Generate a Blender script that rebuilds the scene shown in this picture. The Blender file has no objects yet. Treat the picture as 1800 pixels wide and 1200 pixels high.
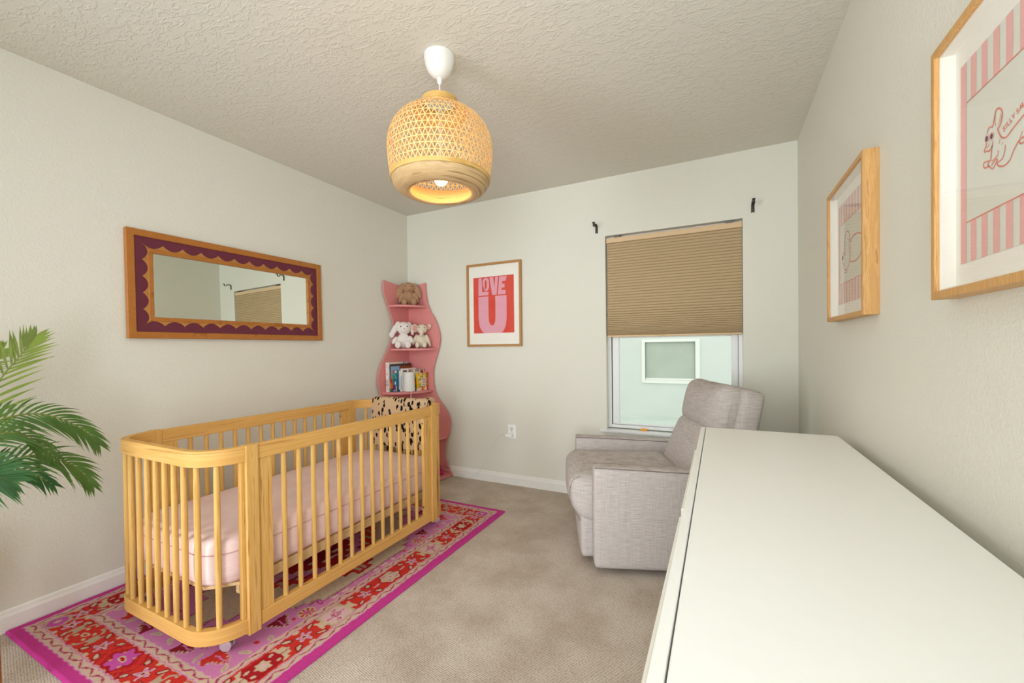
import bpy, bmesh, math, random
import numpy as np
from mathutils import Vector, Matrix, Euler
random.seed(7)
PI = math.pi
S = bpy.context.scene
COL = S.collection
W, H = 3.128, 2.44          # room: x 0..W (left wall to right wall), y 0 = window wall, negative towards the camera
YF = -4.25                  # wall behind the camera

# ------------------------------------------------------------------ materials
def lin(c):
    if isinstance(c, str):
        c = c.lstrip('#'); c = [int(c[i:i+2], 16)/255 for i in (0, 2, 4)]
    return tuple((x/12.92 if x <= .04045 else ((x+.055)/1.055)**2.4) for x in c)

class NT:
    def __init__(s, name):
        s.m = bpy.data.materials.new(name); s.m.use_nodes = True
        s.t = s.m.node_tree; s.n = s.t.nodes; s.l = s.t.links
        s.b = s.n['Principled BSDF']
    def node(s, typ, **kw):
        n = s.n.new(typ)
        for k, v in kw.items(): setattr(n, k, v)
        return n
    def link(s, a, b): s.l.new(a, b)
    def coords(s, scale=(1, 1, 1), rot=(0, 0, 0)):
        tc = s.node('ShaderNodeTexCoord'); mp = s.node('ShaderNodeMapping')
        mp.inputs['Scale'].default_value = scale; mp.inputs['Rotation'].default_value = rot
        s.link(tc.outputs['Object'], mp.inputs['Vector']); return mp.outputs['Vector']
    def noise(s, vec, scale, detail=3, rough=.5, dist=0):
        n = s.node('ShaderNodeTexNoise'); s.link(vec, n.inputs['Vector'])
        n.inputs['Scale'].default_value = scale; n.inputs['Detail'].default_value = detail
        n.inputs['Roughness'].default_value = rough; n.inputs['Distortion'].default_value = dist
        return n.outputs['Fac']
    def ramp(s, fac, stops):
        r = s.node('ShaderNodeValToRGB'); s.link(fac, r.inputs['Fac'])
        el = r.color_ramp.elements
        while len(el) < len(stops): el.new(.5)
        for e, (p, c) in zip(el, stops):
            e.position = p; e.color = (*lin(c), 1)
        return r.outputs['Color']
    def mix(s, fac, a, b, mode='MIX'):
        m = s.node('ShaderNodeMix', data_type='RGBA', blend_type=mode)
        if isinstance(fac, (int, float)): m.inputs[0].default_value = fac
        else: s.link(fac, m.inputs[0])
        for i, x in ((6, a), (7, b)):
            if isinstance(x, (str, tuple, list)): m.inputs[i].default_value = (*lin(x), 1)
            else: s.link(x, m.inputs[i])
        return m.outputs[2]
    def math(s, op, a, b=None):
        m = s.node('ShaderNodeMath', operation=op)
        for i, x in ((0, a), (1, b)):
            if x is None: continue
            if isinstance(x, (int, float)): m.inputs[i].default_value = x
            else: s.link(x, m.inputs[i])
        return m.outputs[0]
    def bump(s, h, strength=.2, dist=.002):
        b = s.node('ShaderNodeBump'); b.inputs['Strength'].default_value = strength
        b.inputs['Distance'].default_value = dist; s.link(h, b.inputs['Height'])
        s.link(b.outputs['Normal'], s.b.inputs['Normal'])
    def color(s, c):
        if isinstance(c, (str, tuple, list)): s.b.inputs['Base Color'].default_value = (*lin(c), 1)
        else: s.link(c, s.b.inputs['Base Color'])
    def rough(s, r, spec=.5, metal=0):
        s.b.inputs['Roughness'].default_value = r
        s.b.inputs['Specular IOR Level'].default_value = spec; s.b.inputs['Metallic'].default_value = metal

def plain(name, c, r=.5, spec=.4, metal=0, var=.04, vs=30, bumps=0, bscale=200):
    t = NT(name); v = t.coords()
    n = t.noise(v, vs, 2)
    cl = lin(c)
    k = t.ramp(n, [(.3, c), (.7, c)])
    if var:
        e = t.node('ShaderNodeMix', data_type='RGBA', blend_type='MULTIPLY'); e.inputs[0].default_value = 1
        e.inputs[6].default_value = (*cl, 1)
        mr = t.node('ShaderNodeMapRange'); t.link(n, mr.inputs[0])
        mr.inputs[1].default_value = .25; mr.inputs[2].default_value = .75
        mr.inputs[3].default_value = 1-var; mr.inputs[4].default_value = 1+var*.3
        t.link(mr.outputs[0], e.inputs[7]); t.color(e.outputs[2])
    else: t.color(c)
    t.rough(r, spec, metal)
    if bumps: t.bump(t.noise(v, bscale, 3), bumps, .002)
    return t.m

def wood(name, light, mid, dark, scale, r=.45, fine=1.0, spec=.35):
    """scale: per-axis frequency, small along the grain"""
    t = NT(name); v = t.coords(scale)
    n1 = t.noise(v, 1.0, 4, .55, .6)
    n2 = t.noise(v, 5.0, 3, .6, .2)
    f = t.math('ADD', t.math('MULTIPLY', n1, .75), t.math('MULTIPLY', n2, .25*fine))
    c = t.ramp(f, [(.30, light), (.47, mid), (.56, light), (.63, dark), (.72, mid)])
    t.color(c); t.rough(r, spec); t.bump(n2, .06, .001)
    return t.m

def wall_mat(name, c, scale, strength, dist, aniso=(1, 1, 1), lo=.45, hi=.62):
    t = NT(name); v = t.coords(aniso)
    n = t.noise(v, scale, 3, .55, 1.2)
    mr = t.node('ShaderNodeMapRange'); t.link(n, mr.inputs[0])
    mr.inputs[1].default_value = lo; mr.inputs[2].default_value = hi
    t.color(c); t.rough(.75, .25); t.bump(mr.outputs[0], strength, dist)
    return t.m

def attr_mat(name, r=.8, spec=.2, bumps=0, bscale=300, coat=0, var=0):
    t = NT(name); a = t.node('ShaderNodeVertexColor', layer_name='Col')
    c = a.outputs['Color']
    if var:
        c = t.mix(var, c, t.ramp(t.noise(t.coords(), bscale, 3), [(.3, '#8a8a8a'), (.7, '#ffffff')]), 'MULTIPLY')
    t.color(c); t.rough(r, spec)
    if coat: t.b.inputs['Coat Weight'].default_value = coat; t.b.inputs['Coat Roughness'].default_value = .03
    if bumps: t.bump(t.noise(t.coords(), bscale, 2), bumps, .003)
    return t.m

def glass_mat(name, tint=(.985, 1, .99), rough=0.0, strength=1.0):
    t = NT(name); out = t.n['Material Output']; t.n.remove(t.b)
    tr = t.node('ShaderNodeBsdfTransparent'); tr.inputs[0].default_value = (*tint, 1)
    gl = t.node('ShaderNodeBsdfGlossy'); gl.inputs['Roughness'].default_value = rough
    fr = t.node('ShaderNodeFresnel'); fr.inputs['IOR'].default_value = 1.5
    mx = t.node('ShaderNodeMixShader')
    ge = t.node('ShaderNodeNewGeometry'); ff = t.math('SUBTRACT', 1, ge.outputs['Backfacing'])
    t.link(t.math('MULTIPLY', t.math('MULTIPLY', fr.outputs[0], strength), ff), mx.inputs[0]); t.link(tr.outputs[0], mx.inputs[1]); t.link(gl.outputs[0], mx.inputs[2])
    t.link(mx.outputs[0], out.inputs['Surface']); return t.m

M = {}
M['wall'] = wall_mat('wall_paint', (.875, .867, .818), 75, .22, .003, lo=.42, hi=.66)
M['ceil'] = wall_mat('ceiling_texture', (.84, .822, .772), 21, .38, .005, (1, 2.2, 1), .5, .6)
M['trim'] = plain('trim_paint', (.93, .925, .90), .4, .4, var=.02)
M['vinyl'] = plain('window_vinyl', (.90, .905, .90), .35, .4, var=.02)
M['pine_h'] = wood('pine_rail', '#deb06a', '#d3a056', '#bd8746', (1.3, 1.3, 85), .55, spec=.2)
M['pine_v'] = wood('pine_post', '#dcb06a', '#d09f55', '#b27c3a', (75, 75, 2.6), .55, spec=.2)
M['pine_s'] = wood('pine_spindle', '#dab069', '#d1a35a', '#bf8b45', (90, 90, 2.5), .55, spec=.2)
M['ply'] = wood('plywood', '#dfc193', '#d3b17f', '#bf9a66', (12, 2, 120))
M['oak'] = wood('oak_frame', '#d2a468', '#c39357', '#ad7c43', (90, 90, 5))
M['oak_h'] = wood('oak_frame_bar', '#cfa268', '#bf9156', '#a97a44', (90, 5, 90))
M['tanwood'] = wood('poster_frame', '#b98a52', '#af8049', '#9a6d3a', (80, 80, 6))
M['copper'] = wood('mirror_frame', '#b27334', '#aa6a2c', '#9a5c22', (14, 14, 14), .4)
M['plum'] = plain('plum_paint', '#6b2a3c', .5, .35, var=.08)
M['scallop'] = wood('scallop_wood', '#bb8246', '#b37a3e', '#a56d34', (14, 14, 14), .45)
M['stand'] = wood('stand_wood', '#b06a24', '#a25d1b', '#8a4c14', (50, 50, 4), .4)
M['pink'] = plain('pink_paint', '#dd8f8c', .5, .35, var=.03)
M['black'] = plain('black_iron', '#2b2622', .5, .5, var=.15)
M['white'] = plain('white_plastic', '#e6e5df', .35, .45, var=.015)
M['white_art'] = plain('mat_board', '#f1eee4', .8, .2, var=.015)
M['outlet'] = plain('outlet_white', (.97, .97, .96), .3, .5, var=.01)
M['grey'] = plain('screw_grey', '#6f6a66', .4, .5, .6)
M['dark'] = plain('dark_slot', '#4a453e', .7, .2)
M['clear'] = plain('clear_wheel', '#b9a6ae', .15, .6, var=.2, vs=90)
M['dresser'] = plain('dresser_lacquer', (.945, .945, .93), .38, .35, var=.01)
M['dresser_edge'] = plain('dresser_edge', (.90, .89, .84), .45, .35, var=.01)
M['blind'] = plain('shade_fabric', '#b9a27f', .85, .15, var=0)
M['blind_rail'] = plain('shade_rail', '#d8bb94', .5, .3, var=.02)
M['leaf_a'] = plain('leaf_light', '#93a53c', .45, .45, var=.3, vs=14)
M['leaf_b'] = plain('leaf_green', '#6d9447', .45, .45, var=.3, vs=14)
M['leaf_c'] = plain('leaf_deep', '#5d935a', .45, .45, var=.3, vs=14)
M['stem'] = plain('palm_stem', '#7d8a3c', .55, .3, var=.2)
M['pot'] = plain('pot_glaze', '#e6e0d6', .4, .4)
M['soil'] = plain('soil', '#3e2d20', .95, .1, var=.4, vs=80, bumps=.6)
M['orange'] = plain('orange_clip', '#eda535', .5, .3)
M['magenta'] = plain('magenta_fabric', '#c9137f', .75, .2, var=.2, vs=60, bumps=.4)
M['pages'] = plain('page_paper', '#ece5d4', .85, .15, var=.08, vs=200)
M['art'] = attr_mat('printed_art', .75, .2)
M['cover'] = attr_mat('printed_cover', .4, .4)
M['rug'] = attr_mat('rug_wool', .95, .05, .35, 420, var=.25)
M['glass'] = glass_mat('window_glass', strength=.05)
M['frameglass'] = glass_mat('picture_glass', (1, 1, 1), strength=.8)
M['bamboo'] = wood('bamboo_strip', '#ecc88e', '#e3b976', '#cf9f5a', (20, 20, 20), .5)
M['bamboo_band'] = wood('bamboo_band', '#d2ac66', '#c89f56', '#b58a45', (3, 3, 40), .5)
M['bamboo_ring'] = wood('spun_bamboo', '#dabb8a', '#cfae7c', '#b3905e', (3, 3, 110), .5)
def spun():
    t = NT('spun_bamboo_grain'); tc = t.node('ShaderNodeTexCoord'); sx = t.node('ShaderNodeSeparateXYZ'); t.link(tc.outputs['Object'], sx.inputs[0])
    r = t.math('SQRT', t.math('ADD', t.math('MULTIPLY', sx.outputs[0], sx.outputs[0]), t.math('MULTIPLY', sx.outputs[1], sx.outputs[1])))
    cx = t.node('ShaderNodeCombineXYZ'); t.link(t.math('MULTIPLY', r, 75), cx.inputs[0]); t.link(t.math('MULTIPLY', sx.outputs[2], 75), cx.inputs[1]); t.link(t.math('MULTIPLY', sx.outputs[0], 6), cx.inputs[2])
    n = t.noise(cx.outputs[0], 1.0, 4, .6, .3)
    t.color(t.ramp(n, [(.30, '#cbad80'), (.45, '#b8976a'), (.55, '#c9aa7c'), (.64, '#8d6c45'), (.74, '#b8966a')])); t.rough(.5, .3); t.bump(n, .15, .001); return t.m
M['bamboo_ring'] = spun()
M['toy_tan'] = plain('plush_tan', '#b68f70', .95, .08, var=.25, vs=120, bumps=.7, bscale=260)
M['toy_white'] = plain('plush_white', '#ece4de', .95, .08, var=.1, vs=120, bumps=.6, bscale=260)
M['toy_cream'] = plain('plush_cream', '#e3d6c2', .95, .08, var=.12, vs=120, bumps=.6, bscale=260)
M['toy_pink'] = plain('plush_nose', '#d79a8e', .8, .1)
M['toy_eye'] = plain('toy_eye', '#17120f', .2, .5)
M['ext_wall'] = plain('stucco_pale', (.86, .88, .855), .9, .1, var=.03, vs=3)
M['ext_trim'] = plain('stucco_trim', (.95, .955, .93), .9, .1, var=.02)
M['ext_pane'] = plain('neighbour_pane', (.74, .77, .72), .6, .2, var=.12, vs=2.2)
M['ext_ground'] = plain('pale_paving', (.83, .865, .83), .9, .1, var=.1, vs=2)

def carpet():
    t = NT('carpet'); v = t.coords((1, 1, 1), (0, 0, .32))
    vo = t.node('ShaderNodeTexVoronoi'); vo.inputs['Scale'].default_value = 92; vo.inputs['Randomness'].default_value = .28
    mp = t.coords((1.0, 1.55, 1), (0, 0, .32)); t.link(mp, vo.inputs['Vector'])
    big = t.noise(v, 4.2, 4, .6); fine = t.noise(v, 260, 3, .7)
    c = t.ramp(vo.outputs['Distance'], [(.10, '#e2d7ca'), (.42, '#cfc2b4'), (.68, '#9d9082')])
    c = t.mix(.35, c, t.ramp(fine, [(.25, '#9b8e80'), (.75, '#e8dccf')]))
    c = t.mix(.8, c, t.ramp(big, [(.36, '#e0dad3'), (.62, '#ffffff')]), 'MULTIPLY')
    t.color(c); t.rough(.97, .05)
    t.bump(t.math('SUBTRACT', t.math('MULTIPLY', fine, .5), vo.outputs['Distance']), .5, .004); return t.m
M['carpet'] = carpet()

def fabric(name, a, b, sc=(14, 14, 260), bs=420):
    t = NT(name); v = t.coords(sc); n = t.noise(v, 1.2, 4, .65)
    v2 = t.coords(); f = t.noise(v2, bs, 2, .6); v3 = t.coords((200, 200, 10)); n3 = t.noise(v3, 1, 3)
    k = t.math('ADD', t.math('MULTIPLY', n, .6), t.math('ADD', t.math('MULTIPLY', f, .2), t.math('MULTIPLY', n3, .2)))
    t.color(t.ramp(k, [(.36, b), (.62, a)])); t.rough(.95, .1)
    t.bump(k, .35, .003); return t.m
M['tweed'] = fabric('grey_tweed', '#cdc5c0', '#a69c97')
M['piping'] = plain('piping_grey', '#81766f', .9, .1)

def sheet():
    t = NT('blush_sheet'); v = t.coords((3, 3, 45)); n = t.noise(v, 1.2, 3, .5, .8)
    t.color(t.ramp(t.noise(t.coords(), 8, 2), [(.3, '#e3c5bf'), (.7, '#ead0ca')])); t.rough(.9, .1); t.bump(n, .5, .006); return t.m
M['sheet'] = sheet()
M['sheet_seam'] = plain('sheet_seam', '#c9a09b', .9, .1)

def leopard():
    t = NT('spotted_fleece'); v = t.coords((1.3, .8, .68), (0, 1.0, 0))
    nz = t.node('ShaderNodeTexNoise'); t.link(v, nz.inputs['Vector']); nz.inputs['Scale'].default_value = 55
    vm = t.node('ShaderNodeVectorMath', operation='MULTIPLY_ADD'); t.link(nz.outputs['Color'], vm.inputs[0])
    vm.inputs[1].default_value = (.02, .02, .02); t.link(v, vm.inputs[2])
    vo = t.node('ShaderNodeTexVoronoi'); t.link(vm.outputs[0], vo.inputs['Vector']); vo.inputs['Scale'].default_value = 31
    rnd = t.math('MULTIPLY', t.node('ShaderNodeSeparateColor').outputs[0], 1)
    sep = [n for n in t.n if n.bl_idname == 'ShaderNodeSeparateColor'][0]; t.link(vo.outputs['Color'], sep.inputs[0])
    th = t.math('ADD', .27, t.math('MULTIPLY', sep.outputs[0], .20))
    k = t.math('LESS_THAN', vo.outputs['Distance'], th)
    t.color(t.mix(k, '#c9aa86', '#1d1714')); t.rough(.95, .08); t.bump(t.noise(t.coords(), 300, 3), .5, .003); return t.m
M['leopard'] = leopard()

def emis(name, c, s):
    t = NT(name); t.color(c); t.b.inputs['Emission Color'].default_value = (*lin(c), 1); t.b.inputs['Emission Strength'].default_value = s; return t.m
M['bulb'] = emis('bulb_glow', '#ffcf86', 8)

def mirror_mat():
    t = NT('mirror_glass'); t.color((.93, .95, .92)); t.rough(.0, .5, 1.0); return t.m
M['mirror'] = mirror_mat()

# ------------------------------------------------------------------ geometry helpers
def BM(): return bmesh.new()

def box(bm, lo, hi, bev=0, seg=2):
    lo = Vector(lo); hi = Vector(hi)
    r = bmesh.ops.create_cube(bm, size=1)
    vs = r['verts']
    for v in vs: v.co = Vector((lo[i]+(v.co[i]+.5)*(hi[i]-lo[i]) for i in range(3)))
    if bev:
        es = list({e for v in vs for e in v.link_edges})
        bmesh.ops.bevel(bm, geom=es, offset=bev, segments=seg, affect='EDGES', profile=.5)
    return vs

def frames(pts):
    T = []
    n = len(pts)
    for i in range(n):
        a = pts[max(i-1, 0)]; b = pts[min(i+1, n-1)]
        T.append((b-a).normalized())
    up = Vector((0, 0, 1)) if abs(T[0].z) < .9 else Vector((1, 0, 0))
    N = (up - T[0]*up.dot(T[0])).normalized(); out = []
    for t in T:
        N = (N - t*N.dot(t)).normalized(); out.append((t, N, t.cross(N)))
    return out

def tube(bm, pts, r, sides=8, cap=True, closed=False):
    pts = [Vector(p) for p in pts]
    rs = r if isinstance(r, (list, tuple)) else [r]*len(pts)
    rings = []
    for p, (t, n, b), rr in zip(pts, frames(pts), rs):
        rings.append([bm.verts.new(p + (n*math.cos(2*PI*k/sides)+b*math.sin(2*PI*k/sides))*rr) for k in range(sides)])
    for a, b in zip(rings, rings[1:]):
        for k in range(sides):
            f = bm.faces.new((a[k], a[(k+1) % sides], b[(k+1) % sides], b[k])); f.smooth = True
    if cap:
        bm.faces.new(list(reversed(rings[0]))); bm.faces.new(rings[-1])

def catmull(pts, n=8):
    P = [Vector(p) for p in pts]; P = [2*P[0]-P[1]] + P + [2*P[-1]-P[-2]]; out = []
    for i in range(1, len(P)-2):
        for k in range(n):
            t = k/n; a, b, c, d = P[i-1:i+3]
            out.append(.5*((2*b)+(c-a)*t+(2*a-5*b+4*c-d)*t*t+(3*b-a-3*c+d)*t**3))
    out.append(P[-2].copy()); return out

def lathe(bm, prof, c=(0, 0, 0), seg=48, smooth=True, close=False):
    c = Vector(c); rings = []
    for r, z in prof:
        rings.append([bm.verts.new(c+Vector((r*math.cos(2*PI*k/seg), r*math.sin(2*PI*k/seg), z))) for k in range(seg)])
    pr = list(zip(rings, rings[1:])) + ([(rings[-1], rings[0])] if close else [])
    for a, b in pr:
        for k in range(seg):
            f = bm.faces.new((a[k], a[(k+1) % seg], b[(k+1) % seg], b[k])); f.smooth = smooth
    if not close:
        if prof[0][0] > 1e-5: bm.faces.new(list(reversed(rings[0])))
        if prof[-1][0] > 1e-5: bm.faces.new(rings[-1])

def prism(bm, poly, axis, a, b):
    """poly: 2-D points, extruded along axis from a to b. axis 'x': (y,z); 'y': (x,z); 'z': (x,y)"""
    def P(p, h):
        return {'x': Vector((h, p[0], p[1])), 'y': Vector((p[0], h, p[1])), 'z': Vector((p[0], p[1], h))}[axis]
    A = [bm.verts.new(P(p, a)) for p in poly]; B = [bm.verts.new(P(p, b)) for p in poly]
    n = len(poly)
    bm.faces.new(A); bm.faces.new(list(reversed(B)))
    for i in range(n): bm.faces.new((A[i], B[i], B[(i+1) % n], A[(i+1) % n]))
    bmesh.ops.recalc_face_normals(bm, faces=bm.faces[:])

def loft(bm, rings, cap=True, closed_path=False):
    R = [[bm.verts.new(Vector(p)) for p in r] for r in rings]; n = len(R[0])
    pr = list(zip(R, R[1:])) + ([(R[-1], R[0])] if closed_path else [])
    for a, b in pr:
        for k in range(n): bm.faces.new((a[k], a[(k+1) % n], b[(k+1) % n], b[k]))
    if cap and not closed_path: bm.faces.new(list(reversed(R[0]))); bm.faces.new(R[-1])
    bmesh.ops.recalc_face_normals(bm, faces=bm.faces[:])

def cushion(bm, c, size, r, puff=(0, 0, 0), n=12, mat=None, taper=None):
    """soft box: rounded edges of radius r and bulging faces"""
    c = Vector(c); h = Vector(size)/2
    m = mat or Matrix.Identity(4)
    vmap = {}
    def V(ix, iy, iz):
        key = (ix, iy, iz)
        if key in vmap: return vmap[key]
        u = Vector((ix/n*2-1, iy/n*2-1, iz/n*2-1))
        u = Vector(math.copysign(math.sin(abs(x)*PI/2)**.85 if abs(x) < 1 else 1, x) if x else 0 for x in u)
        p = Vector(u[i]*h[i] for i in range(3))
        q = Vector(max(-h[i]+r, min(h[i]-r, p[i])) for i in range(3))
        d = p-q
        if d.length > 1e-9: p = q + d.normalized()*min(r, d.length if d.length < r else r)
        for i in range(3):
            j, k = (i+1) % 3, (i+2) % 3
            p[i] += puff[i]*u[i]*(1-u[j]**2)*(1-u[k]**2)
        if taper: p = taper(p)
        v = bm.verts.new(c + (m @ p)); vmap[key] = v; return v
    for a in range(3):
        for s in (0, n):
            for i in range(n):
                for j in range(n):
                    q = []
                    for di, dj in ((0, 0), (1, 0), (1, 1), (0, 1)):
                        k = [0, 0, 0]; k[a] = s; k[(a+1) % 3] = i+di; k[(a+2) % 3] = j+dj; q.append(V(*k))
                    if s == 0: q.reverse()
                    f = bm.faces.new(q); f.smooth = True

def ribbon(bm, pts, w, P):
    """flat line of width w along 2-D pts; P maps 2-D to 3-D"""
    pts = [Vector((*p, 0)) for p in pts]; L = []
    for i, p in enumerate(pts):
        t = (pts[min(i+1, len(pts)-1)]-pts[max(i-1, 0)]).normalized(); n = Vector((-t.y, t.x, 0))*w/2
        L.append((bm.verts.new(P(p.x+n.x, p.y+n.y)), bm.verts.new(P(p.x-n.x, p.y-n.y))))
    for a, b in zip(L, L[1:]): bm.faces.new((a[0], a[1], b[1], b[0]))

def obj(name, bm, mat, parent=None, smooth=False, world=True):
    me = bpy.data.meshes.new(name); bm.to_mesh(me); bm.free()
    if smooth:
        for p in me.polygons: p.use_smooth = True
    if any(p.use_smooth for p in me.polygons): me.set_sharp_from_angle(angle=math.radians(50 if smooth else 35))
    for m in (mat if isinstance(mat, (list, tuple)) else [mat]): me.materials.append(M[m] if isinstance(m, str) else m)
    o = bpy.data.objects.new(name, me); COL.objects.link(o)
    if parent is not None:
        if world:
            root = parent
            while root.parent: root = root.parent
            me.transform((Matrix.Translation(root.location) @ root.rotation_euler.to_matrix().to_4x4()).inverted())
        o.parent = parent
    return o

def tag(o, label=None, cat=None, group=None, kind=None):
    if label: o['label'] = label
    if cat: o['category'] = cat
    if group: o['group'] = group
    if kind: o['kind'] = kind
    return o

def thing(name, label, cat, loc=(0, 0, 0), rz=0, group=None, kind=None):
    o = bpy.data.objects.new(name, None); COL.objects.link(o); o.empty_display_size = .1
    o.location = loc; o.rotation_euler = (0, 0, rz); return tag(o, label, cat, group, kind)

def struct(name, bm, mat, label=None, cat=None, parent=None):
    return tag(obj(name, bm, mat, parent), label, cat, kind='structure')

def paint(me, fn):
    """per-vertex colour attribute; fn(xyz array) -> linear rgb array"""
    n = len(me.vertices); co = np.empty(n*3, np.float32); me.vertices.foreach_get('co', co)
    c = np.ones((n, 4), np.float32); c[:, :3] = fn(co.reshape(-1, 3))
    a = me.color_attributes.new('Col', 'FLOAT_COLOR', 'POINT'); a.data.foreach_set('color', c.ravel())

def grid_bm(bm, nx, ny, P):
    V = [[bm.verts.new(P(i/nx, j/ny)) for j in range(ny+1)] for i in range(nx+1)]
    for i in range(nx):
        for j in range(ny): bm.faces.new((V[i][j], V[i+1][j], V[i+1][j+1], V[i][j+1]))

def text_mesh(txt, size, P, bm, align='LEFT', shear=0, bold=0, spacing=1.0):
    cu = bpy.data.curves.new('t', 'FONT'); cu.body = txt; cu.size = size; cu.align_x = align; cu.shear = shear; cu.offset = bold; cu.space_character = spacing
    o = bpy.data.objects.new('t', cu); COL.objects.link(o)
    dg = bpy.context.evaluated_depsgraph_get(); me = bpy.data.meshes.new_from_object(o.evaluated_get(dg))
    bpy.data.objects.remove(o); bpy.data.curves.remove(cu)
    base = len(bm.verts); vs = [bm.verts.new(P(v.co.x, v.co.y)) for v in me.vertices]
    for p in me.polygons:
        try: bm.faces.new([vs[i] for i in p.vertices])
        except ValueError: pass
    bpy.data.meshes.remove(me)

# ------------------------------------------------------------------ room shell
WX0, WX1, WZ0, WZ1 = 1.912, 2.824, .530, 1.999      # window opening
b = BM(); box(b, (-.15, YF-.15, -.12), (W+.15, .14, 0)); struct('floor', b, 'carpet', 'beige patterned wall-to-wall carpet', 'carpet')
b = BM(); box(b, (-.15, YF-.15, H), (W+.15, .14, H+.12)); struct('ceiling', b, 'ceil', 'knockdown textured off-white ceiling', 'ceiling')
b = BM(); box(b, (-.14, YF-.14, 0), (0, .14, H)); struct('wall_left', b, 'wall', 'off-white wall behind crib and scalloped mirror', 'wall')
b = BM(); box(b, (W, YF-.14, 0), (W+.14, .14, H)); struct('wall_right', b, 'wall', 'off-white wall with two framed prints above dresser', 'wall')
b = BM(); box(b, (0, YF-.14, 0), (W, YF, H)); struct('wall_front', b, 'wall', 'off-white wall behind the camera', 'wall')
b = BM()
box(b, (0, 0, 0), (WX0, .14, H)); box(b, (WX1, 0, 0), (W, .14, H)); box(b, (WX0, 0, 0), (WX1, .14, WZ0)); box(b, (WX0, 0, WZ1), (WX1, .14, H))
struct('wall_back', b, 'wall', 'off-white wall holding the window and red poster', 'wall')

def baseboard(name, pts, label):
    """profile swept along a straight run; pts: start, end, outward normal"""
    a, c, n = [Vector(p) for p in pts]
    prof = [(0, 0), (.013, 0), (.013, .062), (.0105, .068), (.008, .074), (.0065, .083), (.004, .088), (0, .09)]
    bm = BM(); loft(bm, [[p + n*d + Vector((0, 0, z)) for d, z in prof] for p in (a, c)])
    struct(name, bm, 'trim', label, 'baseboard')
baseboard('baseboard_left', ((0, YF, 0), (0, 0, 0), (1, 0, 0)), 'white baseboard along the crib wall')
baseboard('baseboard_back', ((0.013, 0, 0), (W-.013, 0, 0), (0, -1, 0)), 'white baseboard under the window wall')
baseboard('baseboard_right', ((W, YF, 0), (W, 0, 0), (-1, 0, 0)), 'white baseboard behind the dresser')

# ------------------------------------------------------------------ window
win = thing('window_1', 'white vinyl sash window half covered by tan shade', 'window', ((WX0+WX1)/2, .07, WZ0), kind='structure')
b = BM()
for lo, hi in (((WX0, .055, WZ0+.012), (WX0+.027, .135, WZ1)), ((WX1-.025, .055, WZ0+.012), (WX1, .135, WZ1)), ((WX0+.027, .055, WZ1-.03), (WX1-.025, .135, WZ1)), ((WX0+.027, .055, WZ0+.012), (WX1-.025, .135, WZ0+.034))): box(b, lo, hi, .002)
obj('window_frame', b, 'vinyl', win)
b = BM(); gx0, gx1, gz0, gz1 = 1.993, 2.755, .578, 1.225
x0, x1 = WX0+.031, WX1-.0265
for lo, hi in (((x0, .07, .566), (gx0, .105, 1.27)), ((gx1, .07, .566), (x1, .105, 1.27)), ((gx0, .07, .566), (gx1, .105, gz0)), ((gx0, .07, gz1), (gx1, .105, 1.27))): box(b, lo, hi, .003)
obj('lower_sash', b, 'vinyl', win)
b = BM()
for lo, hi in (((x0, .108, 1.24), (gx0, .13, 1.965)), ((gx1, .108, 1.24), (x1, .13, 1.965)), ((gx0, .108, 1.24), (gx1, .13, 1.28)), ((gx0, .108, 1.93), (gx1, .13, 1.965))): box(b, lo, hi, .003)
obj('upper_sash', b, 'vinyl', win)
b = BM(); box(b, (gx0-.004, .086, gz0-.004), (gx1+.004, .09, gz1+.004)); obj('lower_pane', b, 'glass', win)
b = BM(); box(b, (gx0-.004, .117, 1.276), (gx1+.004, .121, 1.934)); obj('upper_pane', b, 'glass', win)
b = BM(); box(b, (x0-.0035, .0635, .566), (x0-.0005, .075, 1.27)); box(b, (x1+.0003, .0635, .566), (x1+.0018, .075, 1.27)); obj('weatherstrip', b, 'dark', win)
b = BM()
prism(b, [(1.864, -.024), (WX1+.045, -.024), (WX1+.045, -.0005), (WX1-.001, -.0005), (WX1-.001, .06), (WX0+.001, .06), (WX0+.001, -.0005), (1.864, -.0005)], 'z', .513, .5335)
bmesh.ops.bevel(b, geom=[e for e in b.edges if all(v.co.y < -.02 for v in e.verts)], offset=.005, segments=3, affect='EDGES')
obj('window_sill', b, 'vinyl', win)
t = thing('child_safety_latch', 'small orange clip on the window sill', 'clip', (2.178, .045, .534))
b = BM(); cushion(b, (2.178, .045, .541), (.05, .022, .013), .006, (0, 0, .004), 6); obj('clip_body', b, 'orange', t)
b = BM(); box(b, (2.165, .05, .541), (2.191, .056, .549), .002); obj('clip_tab', b, 'orange', t)

# pleated cellular shade
sh = thing('cellular_shade', 'tan pleated cellular shade lowered over upper window', 'shade', ((WX0+WX1)/2, .03, 1.235))
sx0, sx1 = WX0+.007, WX1-.003
b = BM(); box(b, (sx0-.002, .008, 1.944), (sx1+.001, .052, 1.982), .004); obj('headrail', b, 'blind_rail', sh)
b = BM(); box(b, (sx0, .010, 1.234), (sx1, .05, 1.246), .003); obj('bottom_rail', b, 'blind_rail', sh)
b = BM()
zs = [1.944]; n = 40; gaps = [1.0 if k < 22 else max(.28, 1-(k-22)*.043) for k in range(n)]; tot = sum(gaps)
for g in gaps: zs.append(zs[-1]-g/tot*(1.944-1.246))
rings = []
for i in range(n):
    d = .007 if i < 24 else .0085
    hgt = zs[i]-zs[i+1]
    rings += [(.024, zs[i]), (.0235-d*.75, zs[i]-hgt*.16), (.0235-d, zs[i]-hgt*.5), (.0235-d*.75, zs[i]-hgt*.84)]
rings.append((.024, zs[-1]))
poly = rings + [(.046, zs[-1]), (.046, 1.944)]
b2 = [[(x, y, z) for y, z in poly] for x in (sx0+.003, sx1-.001)]
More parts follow.
